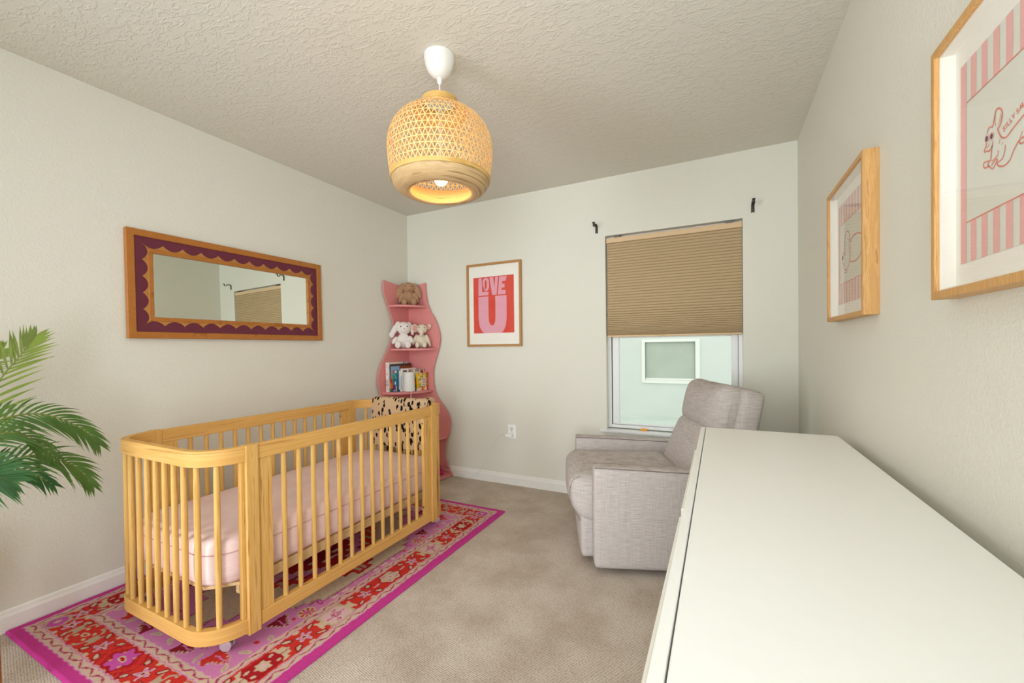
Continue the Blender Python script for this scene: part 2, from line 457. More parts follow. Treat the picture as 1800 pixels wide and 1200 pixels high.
loft(b, b2); obj('pleated_fabric', b, 'blind', sh)
b = BM(); cushion(b, (2.30, .008, 1.2385), (.05, .01, .009), .004, (0, .002, .003), 6); obj('pull_tab', b, 'blind_rail', sh)
for x in (2.0, 2.745):
    b = BM(); box(b, (x-.022, .006, 1.981), (x+.022, .05, 1.9985), .002); obj('mounting_clip', b, 'grey', sh)

# curtain rod brackets, two J-shaped iron hooks
def bracket(x, label):
    t = thing('curtain_bracket', label, 'bracket', (x, 0, 2.03), group='curtain rod brackets above window')
    b = BM()
    prism(b, [(x-.0095, 2.026), (x-.003, 2.026), (x, 2.036), (x+.003, 2.026), (x+.0095, 2.026), (x+.0095, 2.078), (x-.0095, 2.078)], 'y', -.004, 0)
    obj('wall_plate', b, 'black', t)
    prof = [(-.002, 2.076), (-.012, 2.084), (-.035, 2.088), (-.047, 2.086), (-.05, 2.076), (-.058, 2.067), (-.068, 2.066), (-.077, 2.073), (-.080, 2.084), (-.085, 2.089), (-.098, 2.088)]
    prof = [(p.x, p.y) for p in catmull([(a, c, 0) for a, c in prof], 4)]
    b = BM(); R = []
    for i, (y, z) in enumerate(prof):
        a = Vector(prof[max(i-1, 0)]); c = Vector(prof[min(i+1, len(prof)-1)]); d = (c-a).normalized(); nn = Vector((-d.y, d.x))*.002
        R.append([(x-.0085, y+nn.x, z+nn.y), (x+.0085, y+nn.x, z+nn.y), (x+.0085, y-nn.x, z-nn.y), (x-.0085, y-nn.x, z-nn.y)])
    loft(b, R); obj('hook_arm', b, 'black', t)
    for z in (2.044, 2.064):
        b = BM(); lathe(b, [(0, 0), (.004, 0), (.003, .002), (0, .0025)], seg=10); bmesh.ops.rotate(b, verts=b.verts, matrix=Matrix.Rotation(PI/2, 3, 'X')); bmesh.ops.translate(b, verts=b.verts, vec=(x, -.004, z)); obj('screw', b, 'grey', t)
bracket(1.848, 'black iron curtain bracket above the window corner nearer the poster')
bracket(2.883, 'black iron curtain bracket above the window corner nearer the right wall')

# neighbouring house seen through the glass
hs = thing('neighbour_house', 'pale mint stucco house seen through the window', 'house', (2, 5.3, -.3))
b = BM(); hx0, hx1, hz0, hz1 = 1.40, 2.29, .511, 1.235
for lo, hi in (((-6, 5.2, -.4), (hx0, 5.4, 4.2)), ((hx1, 5.2, -.4), (10, 5.4, 4.2)), ((hx0, 5.2, -.4), (hx1, 5.4, hz0)), ((hx0, 5.2, hz1), (hx1, 5.4, 4.2))): box(b, lo, hi)
obj('stucco_wall', b, 'ext_wall', hs)
f = None
b = BM()
for lo, hi in (((hx0-.06, 5.165, hz0-.06), (hx0, 5.25, hz1+.05)), ((hx1, 5.165, hz0-.06), (hx1+.075, 5.25, hz1+.05)), ((hx0, 5.165, hz0-.06), (hx1, 5.25, hz0)), ((hx0, 5.165, hz1), (hx1, 5.25, hz1+.05))): box(b, lo, hi, .006)
f = obj('window_surround', b, 'ext_trim', hs)
b = BM(); box(b, (hx0, 5.225, hz0), (hx1, 5.24, hz1)); obj('pane', b, 'ext_pane', f)
b = BM(); box(b, (hx0+.0, 5.205, hz0), (hx1, 5.225, hz0+.035), .004); obj('sash_rail', b, 'ext_trim', f)
b = BM(); box(b, (-6, .14, -.45), (10, 5.2, -.19)); struct('ground_outside', b, 'ext_ground', 'pale paving between the two houses', 'ground')

# ------------------------------------------------------------------ wall outlet and charger cord
t = thing('wall_outlet', 'white duplex outlet on wall between poster and armchair', 'outlet', (1.104, 0, .452))
b = BM(); box(b, (1.068, -.006, .394), (1.140, 0, .510), .003); obj('cover_plate', b, 'outlet', t)
for z in (.476, .428):
    b = BM(); box(b, (1.087, -.009, z-.017), (1.121, -.005, z+.017), .006); r = obj('receptacle', b, 'white', t)
    b = BM(); box(b, (1.0965, -.0095, z-.003), (1.0985, -.0088, z+.008)); box(b, (1.109, -.0095, z-.003), (1.111, -.0088, z+.006)); box(b, (1.102, -.0095, z-.011), (1.106, -.0088, z-.007)); obj('slot', b, 'dark', r)
b = BM(); lathe(b, [(0, 0), (.003, 0), (.002, .0015), (0, .0015)], seg=10); bmesh.ops.rotate(b, verts=b.verts, matrix=Matrix.Rotation(PI/2, 3, 'X')); bmesh.ops.translate(b, verts=b.verts, vec=(1.104, -.006, .452)); obj('screw', b, 'grey', t)

cord = thing('power_cord', 'thin white cord from outlet to sound machine on shelf', 'cord', (.69, -.02, 0))
b = BM(); box(b, (1.062, -.045, .412), (1.118, -.0098, .436), .004); obj('plug', b, 'outlet', cord)
pts = [(1.062, -.03, .424), (1.02, -.022, .423), (.972, -.015, .39), (.943, -.012, .345), (.922, -.012, .307), (.876, -.012, .25), (.829, -.014, .163), (.79, -.024, .083), (.735, -.028, .04), (.69, -.03, .010), (.65, -.03, .012), (.602, -.03, .032), (.55, -.03, .036), (.50, -.035, .05), (.40, -.045, .072), (.30, -.09, .14), (.30, -.25, .28), (.33, -.34, .38), (.31, -.325, .55), (.285, -.315, .70), (.272, -.30, .765), (.262, -.285, .785), (.247, -.267, .790)]
b = BM(); tube(b, catmull(pts, 8), .0024, 6); obj('cable', b, 'white', cord)

# ------------------------------------------------------------------ scalloped mirror on the left wall
MY0, MY1, MZ0, MZ1 = -2.139, -1.0, 1.233, 1.793
mr = thing('wall_mirror', 'wide wall mirror in copper and plum scalloped frame', 'mirror', (0, (MY0+MY1)/2, MZ0))
def rect_ring(bm, y0, y1, z0, z1, t, xa, xb, bev=.002):
    """picture-frame ring lying on a wall x = const, mitred"""
    o = [(y0, z0), (y1, z0), (y1, z1), (y0, z1)]; i = [(y0+t, z0+t), (y1-t, z0+t), (y1-t, z1-t), (y0+t, z1-t)]
    rings = [[(xa, *o[k]), (xb, *o[k]), (xb, *i[k]), (xa, *i[k])] for k in range(4)]
    loft(bm, rings, closed_path=True)
    if bev: bmesh.ops.bevel(bm, geom=bm.edges[:], offset=bev, segments=1, affect='EDGES')
b = BM(); rect_ring(b, MY0, MY1, MZ0, MZ1, .034, 0, .026); obj('outer_frame', b, 'copper', mr)
b = BM(); rect_ring(b, MY0+.033, MY1-.033, MZ0+.033, MZ1-.033, .075, 0, .016, 0); obj('plum_panel', b, 'plum', mr)
# scalloped moulding: the inner board's edge is a row of hollow arcs
iy0, iy1, iz0, iz1 = MY0+.034+.056, MY1-.034-.056, MZ0+.034+.056, MZ1-.034-.056
def scallop_side(a, c, out, n):
    a = Vector(a); c = Vector(c); out = Vector(out); P = []
    for k in range(n):
        for j in range(8):
            s = j/8; P.append(a.lerp(c, (k+s)/n) + out*(.027*(1-.93*math.sin(PI*s)**.75)))
    return P
cor = [(iy0-.0, iz0), (iy1, iz0), (iy1, iz1), (iy0, iz1)]
e = .024
oc = [(iy0-e, iz0-e), (iy1+e, iz0-e), (iy1+e, iz1+e), (iy0-e, iz1+e)]
outl = []
for k, nn in enumerate((11, 5, 11, 5)):
    a, c = Vector(oc[k]), Vector(oc[(k+1) % 4]); inn = [Vector((0, 1)), Vector((-1, 0)), Vector((0, -1)), Vector((1, 0))][k]
    for q in range(nn):
        for j in range(8): outl.append(a.lerp(c, (q+j/8)/nn) + inn*(.024*math.sin(PI*j/8)**.8))
b = BM(); inner = []
N = len(outl)
for p in outl:
    inner.append((min(max(p[0], iy0+.004), iy1-.004), min(max(p[1], iz0+.004), iz1-.004)))
rings = [[(.014, *o), (.021, *o), (.021, *i), (.014, *i)] for o, i in zip(outl, inner)]
loft(b, rings, closed_path=True); obj('scalloped_moulding', b, 'scallop', mr)
b = BM(); rect_ring(b, iy0, iy1, iz0, iz1, .022, .004, .024, .002); obj('inner_frame', b, 'copper', mr)
b = BM(); box(b, (.008, iy0+.02, iz0+.02), (.012, iy1-.02, iz1-.02)); obj('mirror_glass', b, 'mirror', mr)
mr.rotation_euler = (0, -.0150, 0); mr.location.x = .0090      # hangs with its foot a little off the wall

# ------------------------------------------------------------------ red LOVE U poster on the back wall
PX0, PX1, PZ0, PZ1 = .680, 1.2125, 1.175, 1.895
po = thing('framed_poster', 'tan framed red poster with pink letters reading LOVE U', 'poster', ((PX0+PX1)/2, 0, PZ0))
def rect_ring_y(bm, x0, x1, z0, z1, t, ya, yb, bev=.0015):
    o = [(x0, z0), (x1, z0), (x1, z1), (x0, z1)]; i = [(x0+t, z0+t), (x1-t, z0+t), (x1-t, z1-t), (x0+t, z1-t)]
    loft(bm, [[(o[k][0], ya, o[k][1]), (o[k][0], yb, o[k][1]), (i[k][0], yb, i[k][1]), (i[k][0], ya, i[k][1])] for k in range(4)], closed_path=True)
    if bev: bmesh.ops.bevel(bm, geom=bm.edges[:], offset=bev, segments=1, affect='EDGES')
b = BM(); rect_ring_y(b, PX0, PX1, PZ0, PZ1, .019, 0, -.024); obj('frame', b, 'tanwood', po)
b = BM(); box(b, (PX0+.015, -.010, PZ0+.015), (PX1-.015, -.003, PZ1-.015)); obj('mat_board', b, 'white_art', po)
M['print_red'] = plain('print_red', '#d94a38', .6, .3, var=.04)
M['print_pink'] = plain('print_pink', '#e3a2b1', .6, .3, var=.04)
LX0, LX1, LZ0, LZ1 = .746, 1.142, 1.291, 1.778
b = BM(); box(b, (LX0, -.0115, LZ0), (LX1, -.0095, LZ1)); pr = obj('red_print', b, 'print_red', po)
lw, lh = LX1-LX0, LZ1-LZ0
def LP(u, v): return (LX0+u*lw, LZ0+v*lh)
def letter(name, polys):
    b = BM()
    for poly in polys: prism(b, [LP(*q) for q in poly], 'y', -.0122, -.0116)
    obj(name, b, 'print_pink', pr)
def smooth2(pts, n=5): return [(p.x, p.y) for p in catmull([(*q, 0) for q in pts], n)]
letter('letter_l', [[(.135, .985), (.215, .985), (.225, .735), (.385, .735), (.38, .672), (.128, .672)]])
oo = smooth2([(.235, .87), (.245, .94), (.29, .983), (.345, .983), (.39, .945), (.40, .87), (.39, .79), (.345, .752), (.285, .75), (.245, .79), (.235, .87)])
oi = smooth2([(.29, .87), (.295, .925), (.315, .945), (.335, .925), (.343, .87), (.335, .805), (.315, .79), (.297, .805), (.29, .87)])
b = BM(); loft(b, [[(LP(*o)[0], -.0122, LP(*o)[1]), (LP(*i)[0], -.0122, LP(*i)[1]), (LP(*i)[0], -.0116, LP(*i)[1]), (LP(*o)[0], -.0116, LP(*o)[1])] for o, i in zip(oo[:-1], oi[:-1])], closed_path=True); obj('letter_o', b, 'print_pink', pr)
letter('letter_v', [[(.41, .985), (.505, .985), (.535, .80), (.555, .985), (.625, .985), (.585, .672), (.475, .672)]])
letter('letter_e', [[(.655, .985), (.835, .985), (.81, .90), (.725, .90), (.72, .855), (.785, .855), (.775, .785), (.705, .785), (.70, .745), (.805, .745), (.80, .672), (.615, .672)]])
uo = [(.125, .652), (.38, .652), (.38, .30), (.39, .20), (.425, .145), (.47, .135), (.515, .15), (.545, .21), (.55, .30), (.55, .652), (.825, .652), (.825, .26), (.80, .12), (.745, .035), (.69, .0), (.265, .0), (.205, .04), (.15, .12), (.127, .26)]
letter('letter_u', [uo])
b = BM(); box(b, (PX0+.017, -.0165, PZ0+.017), (PX1-.017, -.0145, PZ1-.017)); obj('glass_pane', b, 'frameglass', po)

# ------------------------------------------------------------------ two shadow-box frames on the right wall
M['coral'] = plain('coral_ink', '#dd7f68', .7, .2)
M['stripe'] = plain('stripe_pink', '#e7b1ac', .75, .2, var=.03)
M['print_paper'] = plain('print_paper', '#dcdccf', .75, .2, var=.02)
M['ink_dark'] = plain('sunglass_ink', '#4b3a44', .7, .2)
def shadow_frame(yl, yr, label, kind):
    """yl is the edge nearer the window, yr the edge nearer the camera"""
    z0, z1 = 1.253, 1.771
    t = thing('framed_print', label, 'framed print', (W, (yl+yr)/2, z0), group='framed prints above the dresser')
    def ring(bm, y0, y1, za, zb, tt, xa, xb, bev): rect_ring(bm, y0, y1, za, zb, tt, xa, xb, bev)
    b = BM(); ring(b, yr, yl, z0, z1, .016, W-.042, W, .001); obj('oak_frame', b, 'oak', t)
    b = BM(); ring(b, yr+.0155, yl-.0155, z0+.0155, z1-.0155, .004, W-.034, W-.002, 0); obj('white_spacer', b, 'white_art', t)
    b = BM(); box(b, (W-.010, yr+.018, z0+.018), (W-.004, yl-.018, z1-.018)); obj('mat_board', b, 'white_art', t)
    py0, py1, pz0, pz1 = yr+.043, yl-.043, z0+.066, z1-.061
    b = BM(); box(b, (W-.0112, py0, pz0), (W-.0096, py1, pz1)); pr = obj('art_print', b, 'print_paper', t)
    xx = W-.0116
    def P(s, z, d=0): return Vector((xx-d, py1-s, z))       # s: distance from the edge nearer the window
    wd = py1-py0
    b = BM()
    def q(s0, s1, za, zb): b.faces.new([b.verts.new(P(s, z)) for s, z in ((s0, za), (s1, za), (s1, zb), (s0, zb))])
    q(0, .021, pz0, pz1); q(wd-.021, wd, pz0, pz1)
    k = 0; s = .037
    while s+.018 < wd-.021:
        q(s, s+.0185, pz0, pz0+.078); q(s, s+.0185, pz1-.080, pz1); s += .0365
    obj('pink_stripes', b, 'stripe', pr)
    b = BM()
    L = lambda pts, w=.0032, d=.0003: ribbon(b, smooth2(pts, 6), w, lambda s, z: P(s, z, d))
    L([(.021, pz0+.078), (wd/2, pz0+.079), (wd-.021, pz0+.078)], .002); L([(.021, pz1-.080), (wd/2, pz1-.081), (wd-.021, pz1-.080)], .002)
    if kind == 'dog':
        # long dog: head towards the window, body running towards the camera
        L([(.109, 1.544), (.114, 1.557), (.1165, 1.565), (.123, 1.568), (.132, 1.563), (.1365, 1.554), (.134, 1.542), (.129, 1.535), (.123, 1.533)], .003)
        L([(.118, 1.54), (.115, 1.553), (.117, 1.56)], .0013); L([(.132, 1.555), (.129, 1.543), (.125, 1.539)], .0013)
        L([(.109, 1.543), (.098, 1.547), (.094, 1.543), (.092, 1.539)], .0025)
        L([(.090, 1.524), (.088, 1.517), (.083, 1.513), (.084, 1.5085), (.091, 1.508), (.098, 1.505), (.105, 1.508), (.108, 1.511), (.110, 1.517)], .0025)
        L([(.101, 1.519), (.095, 1.515), (.09, 1.514)], .0013)
        L([(.123, 1.533), (.128, 1.523), (.134, 1.514), (.142, 1.509), (.15, 1.508), (.16, 1.512), (.177, 1.518), (.194, 1.523), (.225, 1.528), (.265, 1.527), (.30, 1.518), (.318, 1.500), (.318, 1.478)], .0027)
        L([(.145, 1.496), (.144, 1.488), (.138, 1.477), (.129, 1.475), (.121, 1.476)], .002)
        L([(.108, 1.511), (.106, 1.507), (.104, 1.496), (.102, 1.487), (.091, 1.489), (.082, 1.49), (.080, 1.485), (.084, 1.480), (.09, 1.479), (.098, 1.478)], .0027)
        L([(.097, 1.486), (.094, 1.4825), (.097, 1.479), (.107, 1.470), (.112, 1.471), (.122, 1.479), (.119, 1.482), (.111, 1.48), (.105, 1.477)], .0025)
        L([(.125, 1.496), (.124, 1.488), (.115, 1.485), (.106, 1.484)], .0018); L([(.130, 1.512), (.128, 1.505)], .0013); L([(.139, 1.504), (.134, 1.501)], .0013)
        L([(.121, 1.475), (.126, 1.468), (.134, 1.464), (.145, 1.462), (.158, 1.466), (.168, 1.478), (.18, 1.487), (.189, 1.4885), (.197, 1.486), (.193, 1.480), (.185, 1.481), (.181, 1.4865)], .0027)
        L([(.183, 1.491), (.187, 1.495), (.189, 1.499)], .0013)
        L([(.197, 1.486), (.23, 1.480), (.265, 1.476), (.288, 1.474)], .0027)
        for s0 in (.292, .312): L([(s0, 1.478), (s0-.004, 1.468), (s0-.012, 1.464), (s0-.011, 1.458), (s0+.006, 1.458), (s0+.009, 1.470), (s0+.008, 1.480)], .0025)
        L([(.316, 1.505), (.328, 1.512), (.335, 1.526), (.332, 1.538)], .003)
        obj('dog_drawing', b, 'coral', pr)
        b = BM()
        def TP(cs, cz, ang):
            ca, sa = math.cos(ang), math.sin(ang)
            return lambda x, y: P(cs+x*ca-y*sa, cz+x*sa+y*ca, .0003)
        s = .140
        for ch in 'SILLY SAUSAGE':
            z = 1.5195+(s-.14)*.34-(max(0, s-.19)**2)*4
            if ch != ' ': text_mesh(ch, .0125, TP(s, z, .28-8*max(0, s-.19)), b, bold=.0003)
            s += {'I': .0042, ' ': .0045}.get(ch, .0068)
        obj('lettering', b, 'coral', pr)
        b = BM()
        for s0, z0_ in ((.091, 1.530), (.106, 1.528)):
            b.faces.new([b.verts.new(P(s0+.0042*math.cos(a), z0_+.0050*math.sin(a), .0006)) for a in [2*PI*k/14 for k in range(14)]])
        obj('sunglasses', b, 'ink_dark', pr)
        b = BM()
        for s0, z0_ in ((.091, 1.530), (.106, 1.528)):
            b.faces.new([b.verts.new(P(s0+.0068*math.cos(a), z0_+.0078*math.sin(a), .00045)) for a in [2*PI*k/14 for k in range(14)]])
        obj('glasses_rims', b, 'stripe', pr)
    else:
        L([(.085, 1.50), (.088, 1.545), (.102, 1.578), (.128, 1.588), (.152, 1.575), (.165, 1.54), (.166, 1.50), (.158, 1.47)], .004)
        L([(.085, 1.50), (.078, 1.515), (.066, 1.512), (.058, 1.495), (.062, 1.48), (.075, 1.472), (.088, 1.474)], .003)
        L([(.096, 1.50), (.100, 1.535), (.112, 1.555)], .002); L([(.130, 1.56), (.148, 1.545), (.152, 1.50)], .002)
        L([(.075, 1.472), (.085, 1.455), (.10, 1.446), (.125, 1.447), (.145, 1.456), (.158, 1.47)], .003)
        L([(.088, 1.440), (.10, 1.434), (.115, 1.436), (.13, 1.44)], .003)
        L([(.158, 1.47), (.19, 1.462), (.24, 1.458), (.29, 1.47), (.32, 1.50)], .004); L([(.165, 1.54), (.21, 1.552), (.27, 1.548), (.31, 1.53), (.32, 1.50)], .004)
        obj('dog_drawing', b, 'coral', pr)
        b = BM(); b.faces.new([b.verts.new(P(.066+.008*math.cos(a), 1.497+.009*math.sin(a), .0006)) for a in [2*PI*k/14 for k in range(14)]]); obj('nose_dot', b, 'ink_dark', pr)
    b = BM(); box(b, (W-.036, yr+.0157, z0+.0157), (W-.0345, yl-.0157, z1-.0157)); obj('glass_pane', b, 'frameglass', t)
shadow_frame(-1.951, -2.433, 'oak framed pink-striped print of a long dog, lettered SILLY SAUSAGE', 'dog')
shadow_frame(-.999, -1.481, 'oak framed pink-striped animal print nearest the window corner', 'ear')

# ------------------------------------------------------------------ rug
RX0, RX1, RY0, RY1 = .020, 1.322, -2.560, -.556
def C(h): return np.array(lin(h), np.float32)
RC = dict(mag=C('#c7408f'), cream=C('#cbb397'), pinkc=C('#d8b2b6'), orchid=C('#cf7fae'), red=C('#cb372f'), burg=C('#8a1f2c'), dred=C('#a82229'), purp=C('#c654a6'), plum=C('#b23a6e'), beige=C('#b9a189'))
def rug_color(co):
    x, y = co[:, 0], co[:, 1]
    rng = np.random.default_rng(3)
    wob = .0022*np.sin(x*97+y*31)+.0018*np.sin(y*143-x*57)
    x = x+wob; y = y+.002*np.sin(x*131+y*47)
    cx, cy = (RX0+RX1)/2, (RY0+RY1)/2; hx, hy = (RX1-RX0)/2, (RY1-RY0)/2
    ax, ay = np.abs(x-cx), np.abs(y-cy)
    dx, dy = hx-ax, hy-ay
    d = np.minimum(dx, dy); longside = dx < dy
    t = np.where(longside, y-cy, x-cx)          # coordinate along the nearest side
    col = np.tile(RC['cream'], (len(x), 1))
    def put(m, c): col[m] = RC[c]
    put(d < .039, 'mag')
    for a, bb in ((.039, .0805), (.196, .237)):
        s = (d-a)/(bb-a); g = (s >= 0) & (s <= 1)
        put(g, 'cream'); put(g & ((s < .10) | (s > .90)), 'orchid'); put(g & (((s > .10) & (s < .17)) | ((s > .83) & (s < .9))), 'pinkc')
        ph = (t/.088) % 1.0
        zz = np.where(ph < .5, .28+ph*.88, .72-(ph-.5)*.88)
        put(g & (np.abs(s-zz) < .055+.05*(np.abs((ph % .5)-.25) < .1)), 'plum')
        put(g & (np.abs(s-zz) > .30) & (np.abs(s-zz) < .36) & (s > .2) & (s < .8), 'pinkc')
    m = (d > .0805) & (d < .196)
    put(m, 'red'); put(m & ((d < .0835) | (d > .193)), 'cream')
    v = d-.138                                # across the red border, -.057..+.057
    # repeating motifs
    def loc(t0): return np.abs(t-t0)
    def ell(u, w, a, c): return (u/a)**2+(w/c)**2 < 1
    long_m = [(0, 'cloud'), (.33, 'cart'), (-.33, 'cart'), (.655, 'dark'), (-.655, 'dark')]
    short_m = [(0, 'purple'), (.313, 'cart2'), (-.313, 'cart2')]
    long_s = [.165, -.165, .485, -.485, .81, -.81]; short_s = [.16, -.16, .45, -.45]
    for side, motifs, stars in ((longside, long_m, long_s), (~longside, short_m, short_s)):
        ms = m & side
        for t0 in stars:
            u = t-t0; r = np.hypot(u, v); th = np.arctan2(v, u)
            rr = .024+.009*np.cos(5*th)
            put(ms & (r < rr+.004), 'burg'); put(ms & (r < rr), 'pinkc'); put(ms & (r < rr-.006), 'orchid'); put(ms & (r < .011), 'cream'); put(ms & (r < .006), 'burg')
            for sg in (1, -1):
                for sv in (1, -1):
                    uu = (u-sg*.052)*.8+(v-sv*.036)*.6*sg*sv; vv = -(u-sg*.052)*.6*sg*sv+(v-sv*.036)*.8
                    put(ms & ell(uu, vv, .022, .012), 'burg'); put(ms & ell(uu, vv, .016, .0065), 'cream')
            put(ms & ell(u, v-.05, .012, .010), 'cream'); put(ms & ell(u, v+.05, .012, .010), 'cream')
        for t0, k in motifs:
            u = t-t0; au = np.abs(u); av = np.abs(v)
            if k == 'cloud':
                th = np.arctan2(v*1.2, u); r = np.hypot(u, v*1.2); rr = .052+.007*np.cos(6*th)
                put(ms & (au < .108) & (av < .005), 'pinkc')
                put(ms & (r < rr+.010), 'dred'); put(ms & (r < rr), 'cream')
                for a in (.6, 2.2, 3.9, 5.4): put(ms & ell(u-.033*np.cos(a), v-.030*np.sin(a), .010, .0065), 'orchid')
                put(ms & (r < .016), 'pinkc'); put(ms & (np.abs(u) < .006) & (av < .002), 'burg')
            if k in ('cart', 'cart2'):
                body = (au < .058) & (av < .050-.0*au); neck = (au >= .05) & (au < .082) & (av < .019); tip = (au >= .078) & (au < .09) & (av < .03)
                body &= (au+av < .093)
                outer = (au < .064) & (av < .056)
                if k == 'cart':
                    put(ms & outer, 'beige'); put(ms & (body | neck | tip), 'cream'); put(ms & (au < .05) & (av < .042) & (au+av < .08), 'pinkc')
                    for a in range(6):
                        q = a*PI/3; put(ms & ell(u-.015*np.cos(q), v-.015*np.sin(q), .008, .008), 'plum'); put(ms & ell(u-.015*np.cos(q), v-.015*np.sin(q), .004, .004), 'pinkc')
                    for a, c in ((.036, .0), (-.036, 0), (.012, .033), (-.012, -.033)): put(ms & ell(u-a, v-c, .010, .006), 'plum'); put(ms & ell(u-a, v-c, .005, .003), 'pinkc')
                else:
                    put(ms & (body | neck | tip), 'beige'); put(ms & (au < .052) & (av < .042) & (au+av < .08), 'red')
                    put(ms & ell(u, v, .020, .011), 'cream'); put(ms & ell(u, v, .011, .005), 'red')
                    for a, c in ((.032, .018), (-.032, -.018), (.032, -.018), (-.032, .018)): put(ms & ell(u-a, v-c, .011, .007), 'cream')
                    put(ms & (au < .02) & (av > .035), 'red')
            if k == 'dark':
                body = (au < .066) & (av < .046) & (au+av < .095)
                put(ms & (au < .098) & (av < .026+.02*(au < .078)), 'cream'); put(ms & (au > .074) & (au < .104) & (av < .008), 'cream')
                put(ms & body, 'dred')
                th = np.arctan2(v, u); r = np.hypot(u, v); put(ms & (r < .026+.005*np.cos(6*th)), 'cream'); put(ms & (r < .011), 'pinkc')
                for a, c in ((.046, .02), (-.046, -.02), (.046, -.02), (-.046, .02)): put(ms & ell(u-a, v-c, .010, .007), 'cream')
                put(ms & (au > .062) & (au < .1) & (av < .0022), 'burg')
            if k == 'purple':
                th = np.arctan2(v*1.15, u); r = np.hypot(u, v*1.15); rr = .050+.009*np.cos(6*th)
                put(ms & (au < .104) & (r > rr+.018) & (((au*90).astype(int)+(av*80).astype(int)) % 3 == 0), 'dred')
                put(ms & (r < rr+.014), 'dred'); put(ms & (r < rr), 'purp'); put(ms & ell(u, v, .022, .011), 'cream'); put(ms & ell(u, v, .014, .006), 'dred')
                for a, c in ((.036, .022), (-.036, -.022), (.036, -.022), (-.036, .022)): put(ms & ell(u-a, v-c, .007, .005), 'cream'); put(ms & ell(u-a, v-c, .003, .002), 'burg')
    # corner blocks of the red border
    cm = (dx > .0805) & (dx < .196) & (dy > .0805) & (dy < .196)
    u, v2 = dx-.12, dy-.12
    put(cm & (np.hypot(u, v2) < .046), 'beige'); put(cm & (np.hypot(u, v2) < .034), 'purp'); put(cm & (np.hypot(u, v2) < .012), 'cream')
    put(cm & (np.abs(dx-dy) < .005) & (np.hypot(u, v2) > .05), 'cream')
    # inner orchid ground and spandrels
    ins = d >= .237
    put(ins, 'orchid')
    step = np.where(ay < .282, .276, np.where(ay < .335, .312, np.where(ay < .385, .345, np.where(ay < .44, .40, np.where(ay < .50, .46, np.where(ay < .56, .53, .60))))))
    field = ins & (dx > step) & (ay < .70)
    edge = lambda k: ins & (dx > step-k) & (ay < .70+k)
    put(edge(.012), 'burg'); put(edge(.007), 'pinkc'); put(edge(.0035), 'burg'); put(field, 'cream')
    put(field & (np.sin(x*170)*np.sin(y*150+np.sin(x*60)*2) > .72), 'beige')
    # stepped red medallion
    q = np.floor((ay)/.055)*.055*.62 + ax
    q2 = ax*1.0+np.floor(ay/.05)*.05*.9
    put(field & (q2 < .365), 'cream'); put(field & (q2 < .350), 'dred'); put(field & (q2 < .335), 'red')
    for lv, c in ((.27, 'burg'), (.255, 'orchid'), (.19, 'cream'), (.175, 'dred'), (.09, 'pinkc'), (.07, 'burg')): put(field & (q2 < lv), c)
    put(field & (q2 < .33) & (q2 > .275) & (np.sin(ay*95) > .55), 'beige')
    # spandrel decoration: flowers, toothed leaves, sprigs
    sp = ins & ~edge(.014)
    for sx in (1, -1):
        for sy in (1, -1):
            X, Y = (x-cx)*sx, (y-cy)*sy
            def fl(px, py, r0):
                r = np.hypot(X-px, Y-py); th = np.arctan2(Y-py, X-px)
                put(sp & (r < r0*1.25), 'cream'); put(sp & (r < r0*1.05) & (np.cos(8*th) > -.1), 'red'); put(sp & (r < r0*.35), 'purp')
            fl(.385, .375, .030)
            put(sp & ell(X-.375, Y-.30, .022, .012), 'plum'); put(sp & ell(X-.375, Y-.30, .014, .006), 'orchid')
            for px, py, L_, wd, c in ((.352, .47, .040, .045, 'burg'), (.15, .725, .045, .05, 'burg'), (.33, .70, .05, .05, 'red')):
                u_, w_ = X-px, Y-py
                sh_ = wd*(1-np.clip((u_+L_)/(2*L_), 0, 1))+.006*np.sin(u_*420)
                put(sp & (np.abs(u_) < L_) & (np.abs(w_) < sh_+.006), 'cream'); put(sp & (np.abs(u_) < L_) & (np.abs(w_) < sh_), c); put(sp & (np.abs(u_) < L_*.7) & (np.abs(w_) < .003), 'orchid')
            for px, py, a in ((.40, .55, .5), (.385, .64, -.4), (.25, .735, 1.2), (.05, .735, .4), (.40, .72, .8)):
                u_ = (X-px)*math.cos(a)+(Y-py)*math.sin(a); w_ = -(X-px)*math.sin(a)+(Y-py)*math.cos(a)
                put(sp & ell(u_, w_, .026, .010), 'cream'); put(sp & ell(u_, w_, .017, .005), 'beige')
            for px, py, a in ((.20, .66, .9), (.10, .62, -.7)):
                u_ = (X-px)*math.cos(a)+(Y-py)*math.sin(a); w_ = -(X-px)*math.sin(a)+(Y-py)*math.cos(a)
                put(sp & (np.abs(u_) < .05) & (np.abs(w_) < .0045), 'burg'); put(sp & (np.abs(u_) < .048) & (np.abs(w_) < .0018), 'cream'); put(sp & (np.abs(w_-.018) < .003) & (np.abs(u_-.02) < .02), 'burg')
            for px, py in ((.375, .43), (.37, .59), (.30, .745), (.40, .24)): put(sp & ell(X-px, Y-py, .010, .009), 'red')
    put(sp & longside & (np.abs(ay) < .27) & (d > .24) & (d < .262) & (np.sin(t*60)*np.cos(t*37) > .25), 'pinkc')
    mott = 1 + .05*np.sin(x*900)*np.sin(y*830) + rng.normal(0, .035, len(x))
    return np.clip(col*mott[:, None], 0, 1)
nx, ny = 400, 616
xs = np.linspace(RX0, RX1, nx+1); ys = np.linspace(RY0, RY1, ny+1)
X, Y = np.meshgrid(xs, ys, indexing='ij')
ed = np.minimum(np.minimum(X-RX0, RX1-X), np.minimum(Y-RY0, RY1-Y))
Z = .0012+.0115*np.sqrt(np.clip(1-(1-np.clip(ed/.010, 0, 1))**2, 0, 1))+.0005*np.sin(X*37)*np.sin(Y*29)
V = np.stack([X, Y, Z], -1).reshape(-1, 3)
ii = np.arange((nx+1)*(ny+1)).reshape(nx+1, ny+1)
